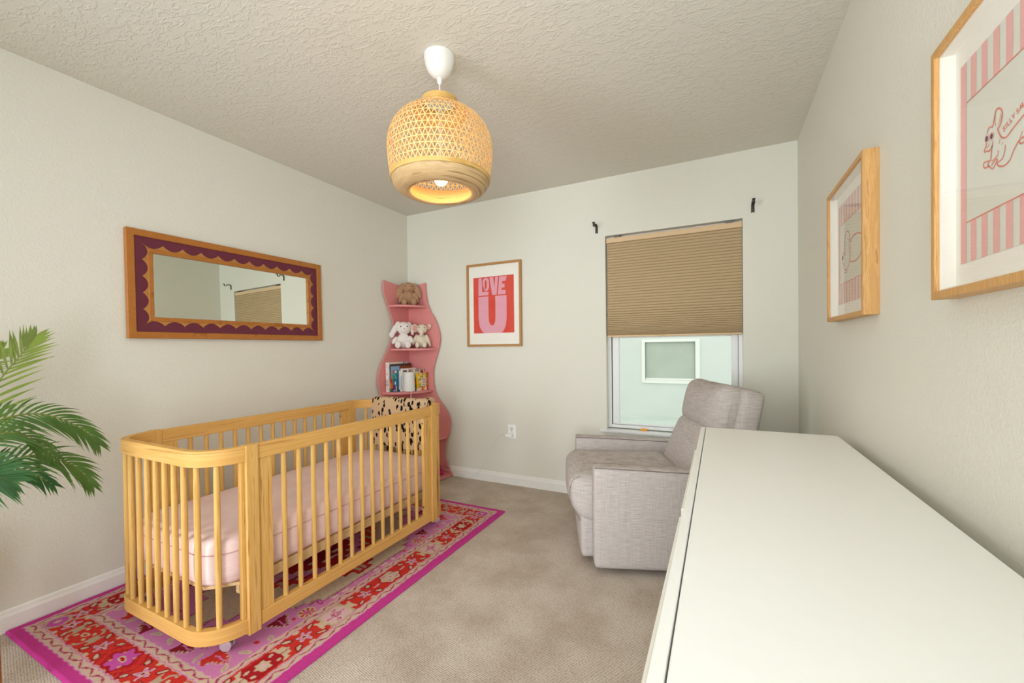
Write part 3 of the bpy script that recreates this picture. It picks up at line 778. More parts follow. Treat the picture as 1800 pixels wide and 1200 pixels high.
F = np.stack([ii[:-1, :-1], ii[1:, :-1], ii[1:, 1:], ii[:-1, 1:]], -1).reshape(-1, 4)
me = bpy.data.meshes.new('area_rug'); me.vertices.add(len(V)); me.vertices.foreach_set('co', V.astype(np.float32).ravel())
me.loops.add(F.size); me.loops.foreach_set('vertex_index', F.ravel().astype(np.int32))
me.polygons.add(len(F)); me.polygons.foreach_set('loop_start', np.arange(0, F.size, 4, dtype=np.int32)); me.polygons.foreach_set('loop_total', np.full(len(F), 4, np.int32))
me.update(); me.validate(); paint(me, rug_color); me.materials.append(M['rug'])
me.polygons.foreach_set('use_smooth', np.ones(len(F), bool))
rug = bpy.data.objects.new('area_rug', me); COL.objects.link(rug)
tag(rug, 'pink and red oriental wool rug with magenta edge under crib', 'rug')

# ------------------------------------------------------------------ crib
CX0, CX1, CY0, CY1, CR = .309, 1.051, -2.325, -.842, .150
ZB0, ZB1, ZT0, ZT1 = .075, .131, .736, .796
PN0, PN1 = -2.184, -2.136          # near post strip
PF0, PF1 = -1.038, -.990           # far post strip
RT = .028                          # rail thickness
crib = thing('baby_crib', 'pine wood crib with rounded ends on pink rug', 'crib', ((CX0+CX1)/2, (CY0+CY1)/2, .0125))
def u_path(near, inset, n=14):
    """outline of the rounded end, from the room side round to the wall side"""
    r = CR-inset; a, c = CX0+inset, CX1-inset
    P = []
    if near:
        y0 = CY0+inset; P.append((c, PN0))
        P += [(c-r+r*math.cos(-k*PI/2/n), y0+r+r*math.sin(-k*PI/2/n)) for k in range(n+1)]
        P += [(a+r-r*math.sin(k*PI/2/n), y0+r-r*math.cos(k*PI/2/n)) for k in range(n+1)]
        P.append((a, PN0))
    else:
        y1 = CY1-inset; P.append((c, PF1))
        P += [(c-r+r*math.cos(k*PI/2/n), y1-r+r*math.sin(k*PI/2/n)) for k in range(n+1)]
        P += [(a+r-r*math.sin(k*PI/2/n), y1-r+r*math.cos(k*PI/2/n)) for k in range(n+1)]
        P.append((a, PF1))
    return P
def end_rail(name, near, z0, z1):
    o, i = u_path(near, 0), u_path(near, RT); c = .002
    oc, ic = u_path(near, c), u_path(near, RT-c)
    b = BM(); R = []
    for k in range(len(o)):
        R.append([(*o[k], z0+c), (*o[k], z1-c), (*oc[k], z1), (*ic[k], z1), (*i[k], z1-c), (*i[k], z0+c), (*ic[k], z0), (*oc[k], z0)])
    loft(b, R)
    ob = obj(name, b, 'pine_h', crib)
    for p in ob.data.polygons: p.use_smooth = True
    ob.data.set_sharp_from_angle(angle=math.radians(25))
    return ob
for near in (True, False): end_rail('end_top_rail', near, ZT0, ZT1); end_rail('end_base_rail', near, ZB0, ZB1)
for xa, xb in ((CX0, CX0+RT), (CX1-RT, CX1)):
    b = BM(); box(b, (xa, PN1, ZT0), (xb, PF0, ZT1), .003); obj('side_top_rail', b, 'pine_h', crib)
    b = BM(); box(b, (xa, PN1, ZB0), (xb, PF0, ZB1), .003); obj('side_base_rail', b, 'pine_h', crib)
for sgn, xo in ((1, CX1), (-1, CX0)):
    for ya, yb, inner, outer in ((PN0, PN1, (PN1, PN1+.062), (PN0-.014, PN0)), (PF0, PF1, (PF0-.062, PF0), (PF1, PF1+.014))):
        b = BM(); x = sorted((xo+sgn*.009, xo-sgn*RT)); box(b, (x[0], ya, .066), (x[1], yb, ZT1+.002), .003); obj('post', b, 'pine_v', crib)
        b = BM(); x = sorted((xo-sgn*.004, xo-sgn*.026)); box(b, (x[0], inner[0], ZB1), (x[1], inner[1], ZT0), .002); e_ = obj('panel_stile', b, 'pine_v', crib)
        b = BM(); x = sorted((xo-sgn*.006, xo-sgn*.026)); box(b, (x[0], outer[0], ZB1), (x[1], outer[1], ZT0), .002); obj('end_stile', b, 'pine_v', crib)
        for z in (.18, .70):
            b = BM(); lathe(b, [(0, 0), (.0055, 0), (.0055, .003), (0, .003)], seg=10)
            bmesh.ops.rotate(b, verts=b.verts, matrix=Matrix.Rotation(PI/2*(1 if inner[0] > ya else -1)*-1, 3, 'X')); yy = inner[1] if inner[0] > ya else inner[0]
            bmesh.ops.translate(b, verts=b.verts, vec=(xo-sgn*.016, yy, z)); obj('bolt', b, 'grey', e_)
def spindle(x, y):
    b = BM(); r = .0102
    tube(b, [(x, y, ZB1-.002), (x, y, ZB1+.06), (x, y, (ZB1+ZT0)/2), (x, y, ZT0-.06), (x, y, ZT0+.002)], [r*.93, r, r*1.06, r, r*.93], 12, cap=False)
    obj('spindle', b, 'pine_s', crib)
for xc in (CX1-RT/2-.001, CX0+RT/2+.001):
    for k in range(13): spindle(xc, -2.0165+.0709*k)
def u_points(near, n):
    P = [Vector(p) for p in u_path(near, RT/2+.001, 24)]; L = [0]
    for a, c in zip(P, P[1:]): L.append(L[-1]+(c-a).length)
    out = []
    for i in range(n):
        s = L[-1]*(i+.5)/n
        k = max(j for j in range(len(L)-1) if L[j] <= s); f = (s-L[k])/(L[k+1]-L[k]); out.append(P[k].lerp(P[k+1], f))
    return out
for near in (True, False):
    for q in u_points(near, 13)[1:-1] if True else (): spindle(q.x, q.y)
# slatted deck and rails carrying it
b = BM(); c_ = .085
prism(b, [(CX0+.045, CY0+.06+c_), (CX0+.045+c_, CY0+.06), (CX1-.05-c_, CY0+.06), (CX1-.05, CY0+.06+c_), (CX1-.05, CY1-.06-c_), (CX1-.05-c_, CY1-.06), (CX0+.045+c_, CY1-.06), (CX0+.045, CY1-.06-c_)], 'z', .250, .262)
obj('mattress_deck', b, 'ply', crib)
for xa in (CX0+.05, CX1-.072):
    b = BM(); box(b, (xa, -2.185, .216), (xa+.02, -.985, .250), .001); obj('deck_rail', b, 'ply', crib)
def caster(x, y, ang):
    m = Matrix.Rotation(ang, 3, 'Z')
    b = BM(); lathe(b, [(0, .056), (.016, .056), (.016, .062), (.006, .066), (.006, ZB0), (0, ZB0)], seg=14)
    box(b, (-.012, -.012, .040), (.012, .012, .058), .004); bmesh.ops.rotate(b, verts=b.verts, matrix=m); bmesh.ops.translate(b, verts=b.verts, vec=(x, y, 0))
    k = obj('caster', b, 'grey', crib)
    for s in (-1, 1):
        b = BM(); lathe(b, [(0, -.007), (.014, -.007), (.022, -.004), (.022, .004), (.014, .007), (0, .007)], seg=20)
        bmesh.ops.rotate(b, verts=b.verts, matrix=Matrix.Rotation(PI/2, 3, 'X')); bmesh.ops.translate(b, verts=b.verts, vec=(-.008, s*.011, .0355))
        bmesh.ops.rotate(b, verts=b.verts, matrix=m); bmesh.ops.translate(b, verts=b.verts, vec=(x, y, 0)); obj('wheel', b, 'clear', k)
for x, y, a in ((.985, -2.215, .5), (1.0, -.915, .9), (.37, -2.215, 2), (.37, -.92, .2)): caster(x, y, a)

# mattress with fitted sheet
mt = thing('crib_mattress', 'crib mattress in a blush pink fitted sheet', 'mattress', ((CX0+CX1)/2-.003, (CY0+CY1)/2, .262))
def rrect(x0, x1, y0, y1, r, n=10):
    P = []
    for cx, cy, a0 in ((x1-r, y1-r, 0), (x0+r, y1-r, 90), (x0+r, y0+r, 180), (x1-r, y0+r, 270)):
        P += [(cx+r*math.cos(math.radians(a0+90*i/n)), cy+r*math.sin(math.radians(a0+90*i/n))) for i in range(n+1)]
    return P
b = BM(); R = []
mx0, mx1, my0, my1 = CX0+.040, CX1-.043, CY0+.045, CY1-.045
for ins, z in ((.030, .2625), (.010, .268), (.002, .282), (-.002, .31), (-.003, .35), (-.001, .40), (.002, .418), (.008, .430), (.020, .4375), (.05, .4405), (.15, .4425), (.24, .443)):
    R.append([(x, y, z+.0012*math.sin(x*31+y*17)) for x, y in rrect(mx0+ins, mx1-ins, my0+ins, my1-ins, max(.125-ins, .02))])
loft(b, R); ob = obj('fitted_sheet', b, 'sheet', mt, smooth=True)
b = BM(); pts = rrect(mx0-.0025, mx1+.0025, my0-.0025, my1+.0025, .125)
tube(b, [(x, y, .392+.004*math.sin(y*9)) for x, y in pts+pts[:1]], .0022, 6, cap=False); obj('sheet_seam', b, 'sheet_seam', mt)

# spotted blanket folded over the far end of the crib
bl = thing('spotted_blanket', 'tan blanket with black spots draped over far crib end', 'blanket', (.66, CY1, ZT1))
x0b, x1b = .405, .905
def drape(xa, xb, zin, zout, off, name, par, wav=0):
    """sheet folded over the far top rail; cross-section in y-z, running along x"""
    yi, yo = CY1-RT-.004-off, CY1+.004+off; zt = ZT1+.004+off
    def sec(xx, extra):
        w = .004*math.sin(xx*23+off*90)+extra
        L = [(yi-.012+w*.4, zin+.006*math.sin(xx*15)), (yi-.010, (zin+zt)/2), (yi-.004, zt-.05), (yi, zt-.012), (yi+.010, zt+.003), ((yi+yo)/2, zt+.006+w*.5), (yo-.010, zt+.003), (yo, zt-.012), (yo+.004, zt-.06), (yo+.008, (zout+zt)/2), (yo+.010, zout)]
        return [(p.x, p.y) for p in catmull([(*q, 0) for q in L], 4)]
    th = .011; n = 24; R = []
    for k in range(n+1):
        xx = xa+(xb-xa)*k/n; mid = sec(xx, 0); ring = []
        for sgn in (1, -1):
            seq = []
            for i, p in enumerate(mid):
                a = Vector(mid[max(i-1, 0)]); c = Vector(mid[min(i+1, len(mid)-1)]); d = (c-a).normalized(); nn = Vector((-d.y, d.x))*th/2*sgn
                tpr = 1 if 0 < k < n else .55
                seq.append((xx, p[0]+nn.x*tpr, p[1]+nn.y*tpr))
            ring += seq if sgn == 1 else seq[::-1]
        R.append(ring)
    b = BM(); loft(b, R); return obj(name, b, 'leopard', par, smooth=True)
drape(x0b, x1b, .470, .48, .006, 'upper_layer', bl)
drape(x0b+.02, x1b-.005, .455, .405, -.0065+.0, 'lower_layer', bl) if False else None
b = BM(); ys = CY1+.030
R = []
for k in range(25):
    xx = x0b+.055+(x1b-x0b-.06)*k/24; w = .003*math.sin(xx*27)
    R.append([(xx, ys-.006+w, .395), (xx, ys-.006, .70), (xx, ys-.006, .775), (xx, ys+.006, .775), (xx, ys+.006, .70), (xx, ys+.006+w, .395)])
loft(b, R); obj('hanging_layer', b, 'leopard', bl, smooth=True)
# loose rolled corner on the room side
b = BM(); R = []
for k in range(13):
    a = k/12*PI*1.15; cxr, czr = .895, ZT1+.020
    R.append([(cxr+(.030+tt)*math.sin(a)-.0, y, czr-.018+(.030+tt)*math.cos(a)*.8) for tt, y in ((0, CY1-.055), (.007, CY1-.055), (.007, CY1+.012), (0, CY1+.012))])
loft(b, R); obj('rolled_corner', b, 'leopard', bl, smooth=True)

# ------------------------------------------------------------------ wavy pink corner shelf
sf = thing('corner_shelf', 'tall wavy-edged pink corner shelf behind the crib', 'shelf', (0, 0, 0))
Rpts = [(.505, .0), (.499, .024), (.446, .114), (.424, .209), (.441, .307), (.475, .391), (.490, .489), (.469, .567), (.412, .644), (.344, .722), (.311, .819), (.304, .95), (.330, 1.048), (.371, 1.161), (.389, 1.258), (.374, 1.339), (.336, 1.43), (.287, 1.505), (.248, 1.589), (.229, 1.705), (.227, 1.779)]
Lpts = [(.50, .0), (.47, .05), (.40, .15), (.335, .28), (.315, .40), (.325, .52), (.36, .66), (.417, .799), (.433, .908), (.398, 1.014), (.321, 1.135), (.246, 1.263), (.232, 1.375), (.259, 1.469), (.311, 1.576), (.348, 1.681), (.346, 1.775)]
th = .012; g = .0135
def side_panel(pts, left):
    q = [(p.x, p.y) for p in catmull([(a, z, 0) for a, z in pts], 5)]
    q = [(max(a, .02), z) for a, z in q]; ztop = q[-1][1]
    if left: poly = [(-g, 0.0)] + [(-a, max(z, 0)) for a, z in q] + [(-g, 1.735)]
    else: poly = [(g, 0.0)] + [(a, max(z, 0)) for a, z in q] + [(g, 1.735)]
    b = BM(); prism(b, poly, 'x' if left else 'y', g if left else -g, g+th if left else -g-th)
    obj('side_panel', b, 'pink', sf)
side_panel(Lpts, True); side_panel(Rpts, False)
SHELF = [(.294, .244, 1.541), (.275, .352, 1.149), (.384, .303, .765), (.318, .452, .345), (.49, .498, .006)]
for yl, xr, z in SHELF:
    b = BM(); o = g+th
    pts = [(o, -o), (xr, -o)]
    for k in range(1, 16):
        a = k/16*PI/2; ex = 2/2.3
        pts.append((o+(xr-o)*math.cos(a)**ex, -o-(yl-o)*math.sin(a)**ex))
    pts.append((o, -yl)); prism(b, pts, 'z', z, z+.017); obj('shelf_board', b, 'pink', sf)

# ------------------------------------------------------------------ soft toys
def blobs(name, specs, mat, parent, voxel=.0045, fuzz=.0025, sm=2):
    b = BM()
    for c, r, rot in specs:
        m = Matrix.Translation(Vector(c)) @ Euler(rot).to_matrix().to_4x4() @ Matrix.Diagonal((*r, 1))
        bmesh.ops.create_icosphere(b, subdivisions=3, radius=1, matrix=m)
    o = obj(name, b, mat, parent, smooth=True, world=False)
    rm = o.modifiers.new('m', 'REMESH'); rm.mode = 'VOXEL'; rm.voxel_size = voxel; rm.use_smooth_shade = True
    s = o.modifiers.new('s', 'SMOOTH'); s.factor = .5; s.iterations = sm
    tx = bpy.data.textures.new(name+'_fuzz', 'CLOUDS'); tx.noise_scale = .012; tx.noise_depth = 2
    d = o.modifiers.new('d', 'DISPLACE'); d.texture = tx; d.strength = fuzz; d.mid_level = .5; d.texture_coords = 'LOCAL'
    dg = bpy.context.evaluated_depsgraph_get(); me2 = bpy.data.meshes.new_from_object(o.evaluated_get(dg))
    o.modifiers.clear(); old = o.data; o.data = me2; bpy.data.meshes.remove(old)
    return o
def dot(name, c, r, mat, parent):
    b = BM(); bmesh.ops.create_uvsphere(b, u_segments=12, v_segments=8, radius=1, matrix=Matrix.Translation(Vector(c)) @ Matrix.Diagonal((*r, 1))); return obj(name, b, mat, parent, smooth=True, world=False)
O3 = (0, 0, 0)
# tan bunny: local -y faces the room
t = thing('bunny_plush', 'tan long-eared bunny plush on the top shelf', 'soft toy', (.098, -.105, 1.558), .72); t.scale = (1.15, 1.15, 1.18)
bd = blobs('body', [((0, 0, .062), (.050, .042, .062), O3), ((0, -.008, .145), (.052, .045, .042), O3), ((0, -.035, .132), (.026, .022, .018), O3), ((-.035, -.045, .024), (.024, .045, .022), (0, 0, -.35)), ((.035, -.045, .024), (.024, .045, .022), (0, 0, .35)), ((-.036, -.086, .028), (.022, .014, .026), O3), ((.036, -.086, .028), (.022, .014, .026), O3), ((-.058, -.014, .068), (.018, .02, .045), (0, .35, 0)), ((.058, -.014, .068), (.018, .02, .045), (0, -.35, 0))], 'toy_tan', t)
blobs('ear', [((-.070, -.012, .115), (.026, .014, .058), (0, .42, 0)), ((-.052, -.006, .158), (.018, .012, .026), (0, .7, 0))], 'toy_tan', t)
blobs('ear', [((.070, -.012, .115), (.026, .014, .058), (0, -.42, 0)), ((.052, -.006, .158), (.018, .012, .026), (0, -.7, 0))], 'toy_tan', t)
dot('nose', (0, -.056, .138), (.006, .005, .004), 'toy_pink', t)
for s in (-1, 1): dot('eye', (s*.026, -.046, .152), (.0045, .004, .0045), 'toy_eye', t)
# white bunny
t = thing('bunny_plush', 'fluffy white lop-eared bunny plush beside the cream elephant', 'soft toy', (.099, -.186, 1.166), .68); t.scale = (.98, .98, 1.04)
blobs('body', [((0, 0, .068), (.062, .050, .068), O3), ((.004, -.01, .178), (.064, .052, .058), O3), ((.008, -.05, .165), (.030, .018, .020), O3), ((-.046, -.056, .030), (.028, .045, .028), (0, 0, -.3)), ((.042, -.060, .030), (.028, .045, .028), (0, 0, .3)), ((-.076, -.026, .072), (.022, .024, .040), (0, .6, 0)), ((.070, -.030, .075), (.022, .024, .040), (0, -.5, 0)), ((.042, -.1, .034), (.026, .014, .032), O3), ((-.046, -.096, .034), (.026, .014, .032), O3)], 'toy_white', t, .005, .004)
blobs('ear', [((-.078, -.012, .168), (.026, .016, .062), (0, .55, 0)), ((-.104, -.014, .122), (.026, .016, .030), (0, .3, 0)), ((-.048, -.006, .215), (.022, .016, .026), (0, .9, 0))], 'toy_white', t, .005, .004)
blobs('ear', [((.072, .012, .172), (.018, .018, .058), (0, -.25, 0)), ((.050, .008, .212), (.020, .016, .026), (0, -.8, 0))], 'toy_white', t, .005, .004)
dot('nose', (.010, -.069, .170), (.007, .005, .005), 'toy_pink', t)
for s, x in ((-1, -.020), (1, .036)): dot('eye', (x, -.055, .192), (.0055, .005, .0055), 'toy_eye', t)
# cream elephant-like toy with round ears
t = thing('elephant_plush', 'cream round-eared elephant plush beside the white bunny', 'soft toy', (.222, -.082, 1.166), .58); t.scale = (1.0, 1.0, 1.08)
blobs('body', [((0, 0, .062), (.054, .045, .062), O3), ((.006, -.012, .165), (.048, .044, .042), O3), ((.004, -.045, .142), (.022, .020, .024), O3), ((.004, -.055, .118), (.015, .014, .022), (.3, 0, 0)), ((-.030, -.056, .026), (.020, .044, .022), (0, 0, -.15)), ((.034, -.054, .026), (.020, .044, .022), (0, 0, .2)), ((-.060, -.02, .072), (.017, .020, .052), (0, .45, 0)), ((.062, -.02, .066), (.017, .020, .056), (0, -.35, 0)), ((-.030, -.092, .030), (.019, .012, .026), O3), ((.034, -.090, .030), (.019, .012, .026), O3)], 'toy_cream', t)
e_ = blobs('ear', [((-.060, -.006, .172), (.034, .011, .036), (0, .2, .2))], 'toy_cream', t)
dot('ear_lining', (-.058, -.017, .170), (.022, .004, .024), 'toy_pink', e_)
e_ = blobs('ear', [((.066, -.004, .184), (.028, .010, .022), (0, -.5, -.25))], 'toy_cream', t)
dot('ear_lining', (.062, -.0135, .182), (.016, .004, .012), 'toy_pink', e_)
for x in (-.016, .030): dot('eye', (x, -.052, .176), (.0045, .004, .0045), 'toy_eye', t)

# ------------------------------------------------------------------ books on the third shelf
def hexc(s): return np.array(lin(s))
def book(label, x, y, w, h, th, rz, front, spine, cover_col, lean=0):
    """spine faces local -y, front cover local +x; w: cover width (along +y), th: thickness (along x); x, y: spine corner"""
    t = thing('picture_book', label, 'book', (x, y, .7822), rz, group='picture books on the third shelf')
    if lean: t.rotation_euler = (0, lean, rz)
    c = .0022
    b = BM(); grid_bm(b, 26, 44, lambda u, v: Vector((th, w*u, h*v)))           # front cover
    grid_bm(b, 14, 44, lambda u, v: Vector((th*(u), -.0004, h*v)))              # spine
    grid_bm(b, 2, 2, lambda u, v: Vector((0, w*(1-u), h*v)))                    # back cover
    grid_bm(b, 1, 1, lambda u, v: Vector((th-c, w*u, h*v))); grid_bm(b, 1, 1, lambda u, v: Vector((c, w*u, h*v)))
    for xx in (0, th-c):
        grid_bm(b, 1, 1, lambda u, v, xx=xx: Vector((xx+c*u, w*v, h))); grid_bm(b, 1, 1, lambda u, v, xx=xx: Vector((xx+c*u, w, h*v)))
        grid_bm(b, 1, 1, lambda u, v, xx=xx: Vector((xx+c*u, w*v, 0)))
    o = obj('cover', b, 'cover', t, world=False)
    cc = hexc(cover_col)
    def fn(co):
        out = np.tile(cc, (len(co), 1)).astype(np.float32)
        f = co[:, 0] > th-1e-4; u, v = co[:, 1]/w, co[:, 2]/h
        s = co[:, 1] < 0
        for i in np.where(f & ~s)[0]: out[i] = front(u[i], v[i])
        for i in np.where(s)[0]: out[i] = spine(co[i, 0]/th, v[i])
        return out
    paint(o.data, fn)
    b = BM(); box(b, (c, .001, .003), (th-c, w-.004, h-.003)); obj('page_block', b, 'pages', t, world=False)
    return t
HX = {k: hexc(v) for k, v in dict(white='#ece9e0', cream='#e6dfcf', green='#3f6b52', orange='#e07a35', red='#c62b2b', sky='#8fb6d6', brown='#8a4a20', dk='#4b3232', teal='#1f6f96', purple='#5a2f8a', yellow='#f0c419', lime='#7fae3c', black='#262222', blue='#3f78b0', pink='#e7a7b0', navy='#26324f').items()}
def bands(*b):
    def f(u, v):
        for v0, v1, u0, u1, c in b:
            if v0 <= v <= v1 and u0 <= u <= u1: return HX[c]
        return HX[b[-1][4]]
    return f
def sp1(u, v):
    if .17 < v < .42 and .1 < u < .9 and abs(math.sin(u*9)*math.cos(v*60)) > .45: return HX['green']
    if .55 < v < .62 and abs(u-.5) < .22*(v-.55)/.07: return HX['orange']
    if (.07 < v < .14 or .80 < v < .95) and abs(u-.5) < .16 and math.sin(v*160) > 0: return HX['orange']
    if u < .08: return HX['red']
    return HX['white']
def fr1(u, v):
    if v > .93 and u > .70: return HX['blue'] if math.sin(u*90) > -.3 else HX['white']
    return HX['cream'] if v > .95 or math.sin(u*20)*math.sin(v*17) < .3 else HX['sky']
book('tall white book with green patterned spine against shelf side', .028, -.350, .26, .262, .041, 0, fr1, sp1, '#ece9e0')
def fr2(u, v):
    if v > .93: return HX['dk']
    if .66 < v < .80 and .60 < u < .88: return HX['cream'] if math.sin(u*85)+math.sin(v*60) > -.4 else HX['brown']
    if u > .48+.08*math.sin(v*20) and v > .5: return HX['brown']
    if v > .5: return HX['sky']
    if v > .35: return HX['lime'] if math.sin(u*25+v*12) > 0 else HX['red']
    if v > .12: return HX['orange'] if u < .5 else HX['purple']
    return HX['green']
book('brown and sky-blue picture book behind the smaller books', .0705, -.338, .27, .246, .011, 0, fr2, bands((.1, .3, 0, 1, 'orange'), (.0, .1, 0, 1, 'green'), (.3, .55, 0, 1, 'red'), (0, 1, 0, 1, 'dk')), '#4b3232')
def sp3(u, v):
    if v > .93: return HX['red'] if u < .5 else HX['white']
    if v > .62 and math.sin(u*7+v*22) > .2: return HX['lime']
    if v > .30: return HX['white'] if abs(u-.6) < .14 and abs(v-.42) < .06 else HX['teal']
    if abs(u-.85)**2*1.2+(v-.20)**2 < .02: return HX['yellow']
    if .03 < v < .07 and math.sin(u*40) > 0: return HX['white']
    return HX['purple']
book('teal and purple book left of the white books', .083, -.312, .16, .186, .041, 0, bands((0, 1, 0, 1, 'teal')), sp3, '#1f6f96')
book('thin white book with blue spine lettering beside teal book', .1255, -.285, .17, .187, .011, 0, bands((0, 1, 0, 1, 'white')), bands((.25, .85, .3, .6, 'blue'), (0, .1, 0, 1, 'navy'), (0, 1, 0, 1, 'white')), '#ece9e0')
book('thin pale-blue book between the white-spined books', .138, -.275, .20, .205, .009, 0, bands((.86, .93, .1, .9, 'navy'), (0, 1, 0, 1, 'white')), bands((.1, .7, .1, .9, 'sky'), (0, 1, 0, 1, 'white')), '#ece9e0')
def fr6(u, v):
    if v > .62 and math.sin(u*22+1)*math.sin(v*26) > .25: return HX['red']
    if v > .55 and math.sin(u*30)*math.sin(v*34+2) > .55: return HX['black']
    return HX['white']
book('white book with red and black drawings behind sound machine', .149, -.205, .16, .195, .014, 0, fr6, bands((.5, .9, .2, .8, 'red'), (0, 1, 0, 1, 'white')), '#ece9e0')
def fr7(u, v):
    if (u-.72)**2+(v-.78)**2 < .035 and v > .70: return HX['red']
    if v > .9 and math.sin(u*34) > .2: return HX['black']
    if v < .62: return HX['sky'] if v > .56 else (HX['orange'] if v > .3 else HX['green'])
    return HX['cream']
book('dotted book with a red shape beside yellow board book', .190, -.165, .135, .192, .018, 0, fr7, bands((.55, 1, 0, 1, 'cream'), (0, 1, 0, 1, 'red')), '#e6dfcf')
def fr8(u, v):
    if .27 < v < .72 and .32 < u < .76: return HX['white']
    gx, gy = int(u*5.999), int(v*6.999)
    k = (gx*7+gy*5+gx*gy) % 9
    fu, fv = u*6 % 1-.5, v*7 % 1-.5
    if v < .2 and gx < 5: return [HX['white'], HX['cream'], HX['red'], HX['yellow'], HX['white']][gx] if abs(fu) < .42 else HX['orange']
    if fu*fu+fv*fv < .13: return [HX['red'], HX['lime'], HX['blue'], HX['orange'], HX['green'], HX['brown'], HX['sky'], HX['white'], HX['purple']][k]
    return HX['yellow'] if u < .75 else HX['orange']
bk = book('yellow board book reading FIRST 100 WORDS on third shelf', .232, -.178, .146, .160, .021, 0, fr8, bands((0, .12, 0, 1, 'white'), (.3, .34, .2, .8, 'brown'), (0, 1, 0, 1, 'yellow')), '#f0c419')
for txt, z, sz, mt_ in (('first', .085, .024, 'ink_dark'), ('100', .060, .031, 'print_red'), ('words', .044, .0155, 'ink_dark')):
    b = BM(); text_mesh(txt, sz, lambda x, y, z=z: Vector((.0216, .079+x, z*1.127+y)), b, 'CENTER', bold=.0006); obj('lettering', b, mt_, bk, world=False)

# white sound machine in front of the books
t = thing('sound_machine', 'white tapered sound machine in front of the books', 'sound machine', (.200, -.236, .7822))
b = BM(); lathe(b, [(.0, .0), (.044, .0), (.050, .004), (.0515, .012), (.050, .05), (.0445, .16), (.0435, .168), (.040, .173), (.032, .175), (0, .1752)], (.200, -.236, .7822), 36); obj('housing', b, 'white', t)
b = BM(); lathe(b, [(.0513, .010), (.0522, .012), (.0513, .014)], (.200, -.236, .7822), 36); obj('base_ring', b, 'trim', t)

# magenta soft thing on the bottom board
t = thing('fabric_bow', 'magenta ruffled fabric item on the bottom shelf', 'fabric item', (.36, -.09, .0235))
blobs('ruffle', [((0, 0, .03), (.055, .035, .028), O3), ((.04, -.01, .05), (.035, .025, .04), (0, .4, 0)), ((-.03, .0, .05), (.035, .025, .035), (0, -.5, 0)), ((.055, -.01, .018), (.04, .03, .014), O3)], 'magenta', t, .004, .012, 1)
dot('dark_knot', (.03, 0, .095), (.020, .015, .014), 'toy_eye', t)

# ------------------------------------------------------------------ grey armchair (local x: depth, y: width, z up)
ch = thing('armchair', 'grey tweed glider armchair under the window', 'armchair', (2.112, -1.091, 0), math.radians(21))
def cbox(name, lo, hi, r, puff=(0, 0, 0), n=10, mat='tweed', rot=None, taper=None, parent=None):
    lo, hi = Vector(lo), Vector(hi); b = BM()
    cushion(b, (lo+hi)/2, hi-lo, r, puff, n, rot, taper); return obj(name, b, mat, parent or ch, smooth=True, world=False)
def piping(pts, parent, r=.0022):
    b = BM(); tube(b, catmull(pts, 6), r, 6); obj('piping', b, 'piping' if parent.name[:4] != 'head' else 'tweed', parent, world=False)
AW = .10; CWD = .82
for y0, y1 in ((0, AW), (CWD-AW, CWD)):
    dz = .012
    fx = -.002 if y0 == 0 else -.050
    lo, hi = Vector((fx, y0, .035)), Vector((.80, y1, .552)); b = BM()
    def tp(p): return Vector((p.x, p.y, p.z-(.035*(p.x+.4)/.8 if p.z > 0 else 0)))
    cushion(b, (lo+hi)/2, hi-lo, .020, (.004, .006, .005), 14, None, tp); a_ = obj('arm', b, 'tweed', ch, smooth=True, world=False)
    for yy in ((y0+.004), (y1-.004)):
        s = -1 if yy < (y0+y1)/2 else 1
        piping([(fx+.012, yy, .545), (fx+.022, yy+s*.001, .5475), (.2, yy+s*.002, .540), (.5, yy+s*.002, .5265), (.79, yy, .513)], a_)
cbox('seat_base', (.03, AW-.004, .06), (.72, CWD-AW+.004, .34), .012)
cbox('footrest_panel', (-.062, AW+.012, .036), (.05, CWD-AW-.03, .325), .022, (.012, 0, .004))
def wf(p): return Vector((p.x+(.075*max(0, -p.z-.02)/.12*(1 if p.x < -.2 else 0)), p.y, p.z))
sc = cbox('seat_cushion', (-.118, AW-.002, .215), (.53, CWD-AW+.002, .470), .060, (.012, 0, .020), 14, taper=wf)
for yy in (AW+.030, CWD-AW-.030): piping([(-.06, yy, .468), (-.098, yy, .445), (-.117, yy, .40), (-.117, yy, .34), (-.098, yy, .285), (-.062, yy, .228)], sc, .0016)
# reclined back: frame, lower cushion, head pillow
lean = Matrix.Rotation(.26, 4, 'Y')
b = BM(); cushion(b, (.765, CWD/2, .60), (.115, .62, .66), .028, (.008, .008, .006), 12, Matrix.Rotation(.19, 4, 'Y')); bk_ = obj('back_frame', b, 'tweed', ch, smooth=True, world=False)
b = BM(); cushion(b, (.625, CWD/2, .545), (.155, .56, .36), .06, (.020, .006, .012), 12, Matrix.Rotation(.40, 4, 'Y')); obj('back_cushion', b, 'tweed', ch, smooth=True, world=False)
b = BM()
def wr(p):
    return Vector((p.x+.004*math.sin(p.y*40)*(1 if p.z > .05 else .3), p.y, p.z-.012*math.cos(p.y*9)*(p.z > 0)))
cushion(b, (.720, CWD/2+.005, .805), (.150, .565, .275), .062, (.030, .006, .010), 14, Matrix.Rotation(.22, 4, 'Y'), wr); hp = obj('head_pillow', b, 'tweed', ch, smooth=True, world=False)
yy = CWD/2+.005-.2835
m_ = Matrix.Translation((.720, 0, .805)) @ Matrix.Rotation(.22, 4, 'Y')
for xo_, dy in ((-.012, .0), (.030, .004)):
    pp = [m_ @ Vector((xo_+.003*math.sin(2.1*k), 0, z)) for k, z in enumerate((-.125, -.08, -.02, .04, .07, .085))]
    piping([(p.x, yy+dy-.004*(abs(k-2.5) < 2), p.z) for k, p in enumerate(pp)], hp, .0022)
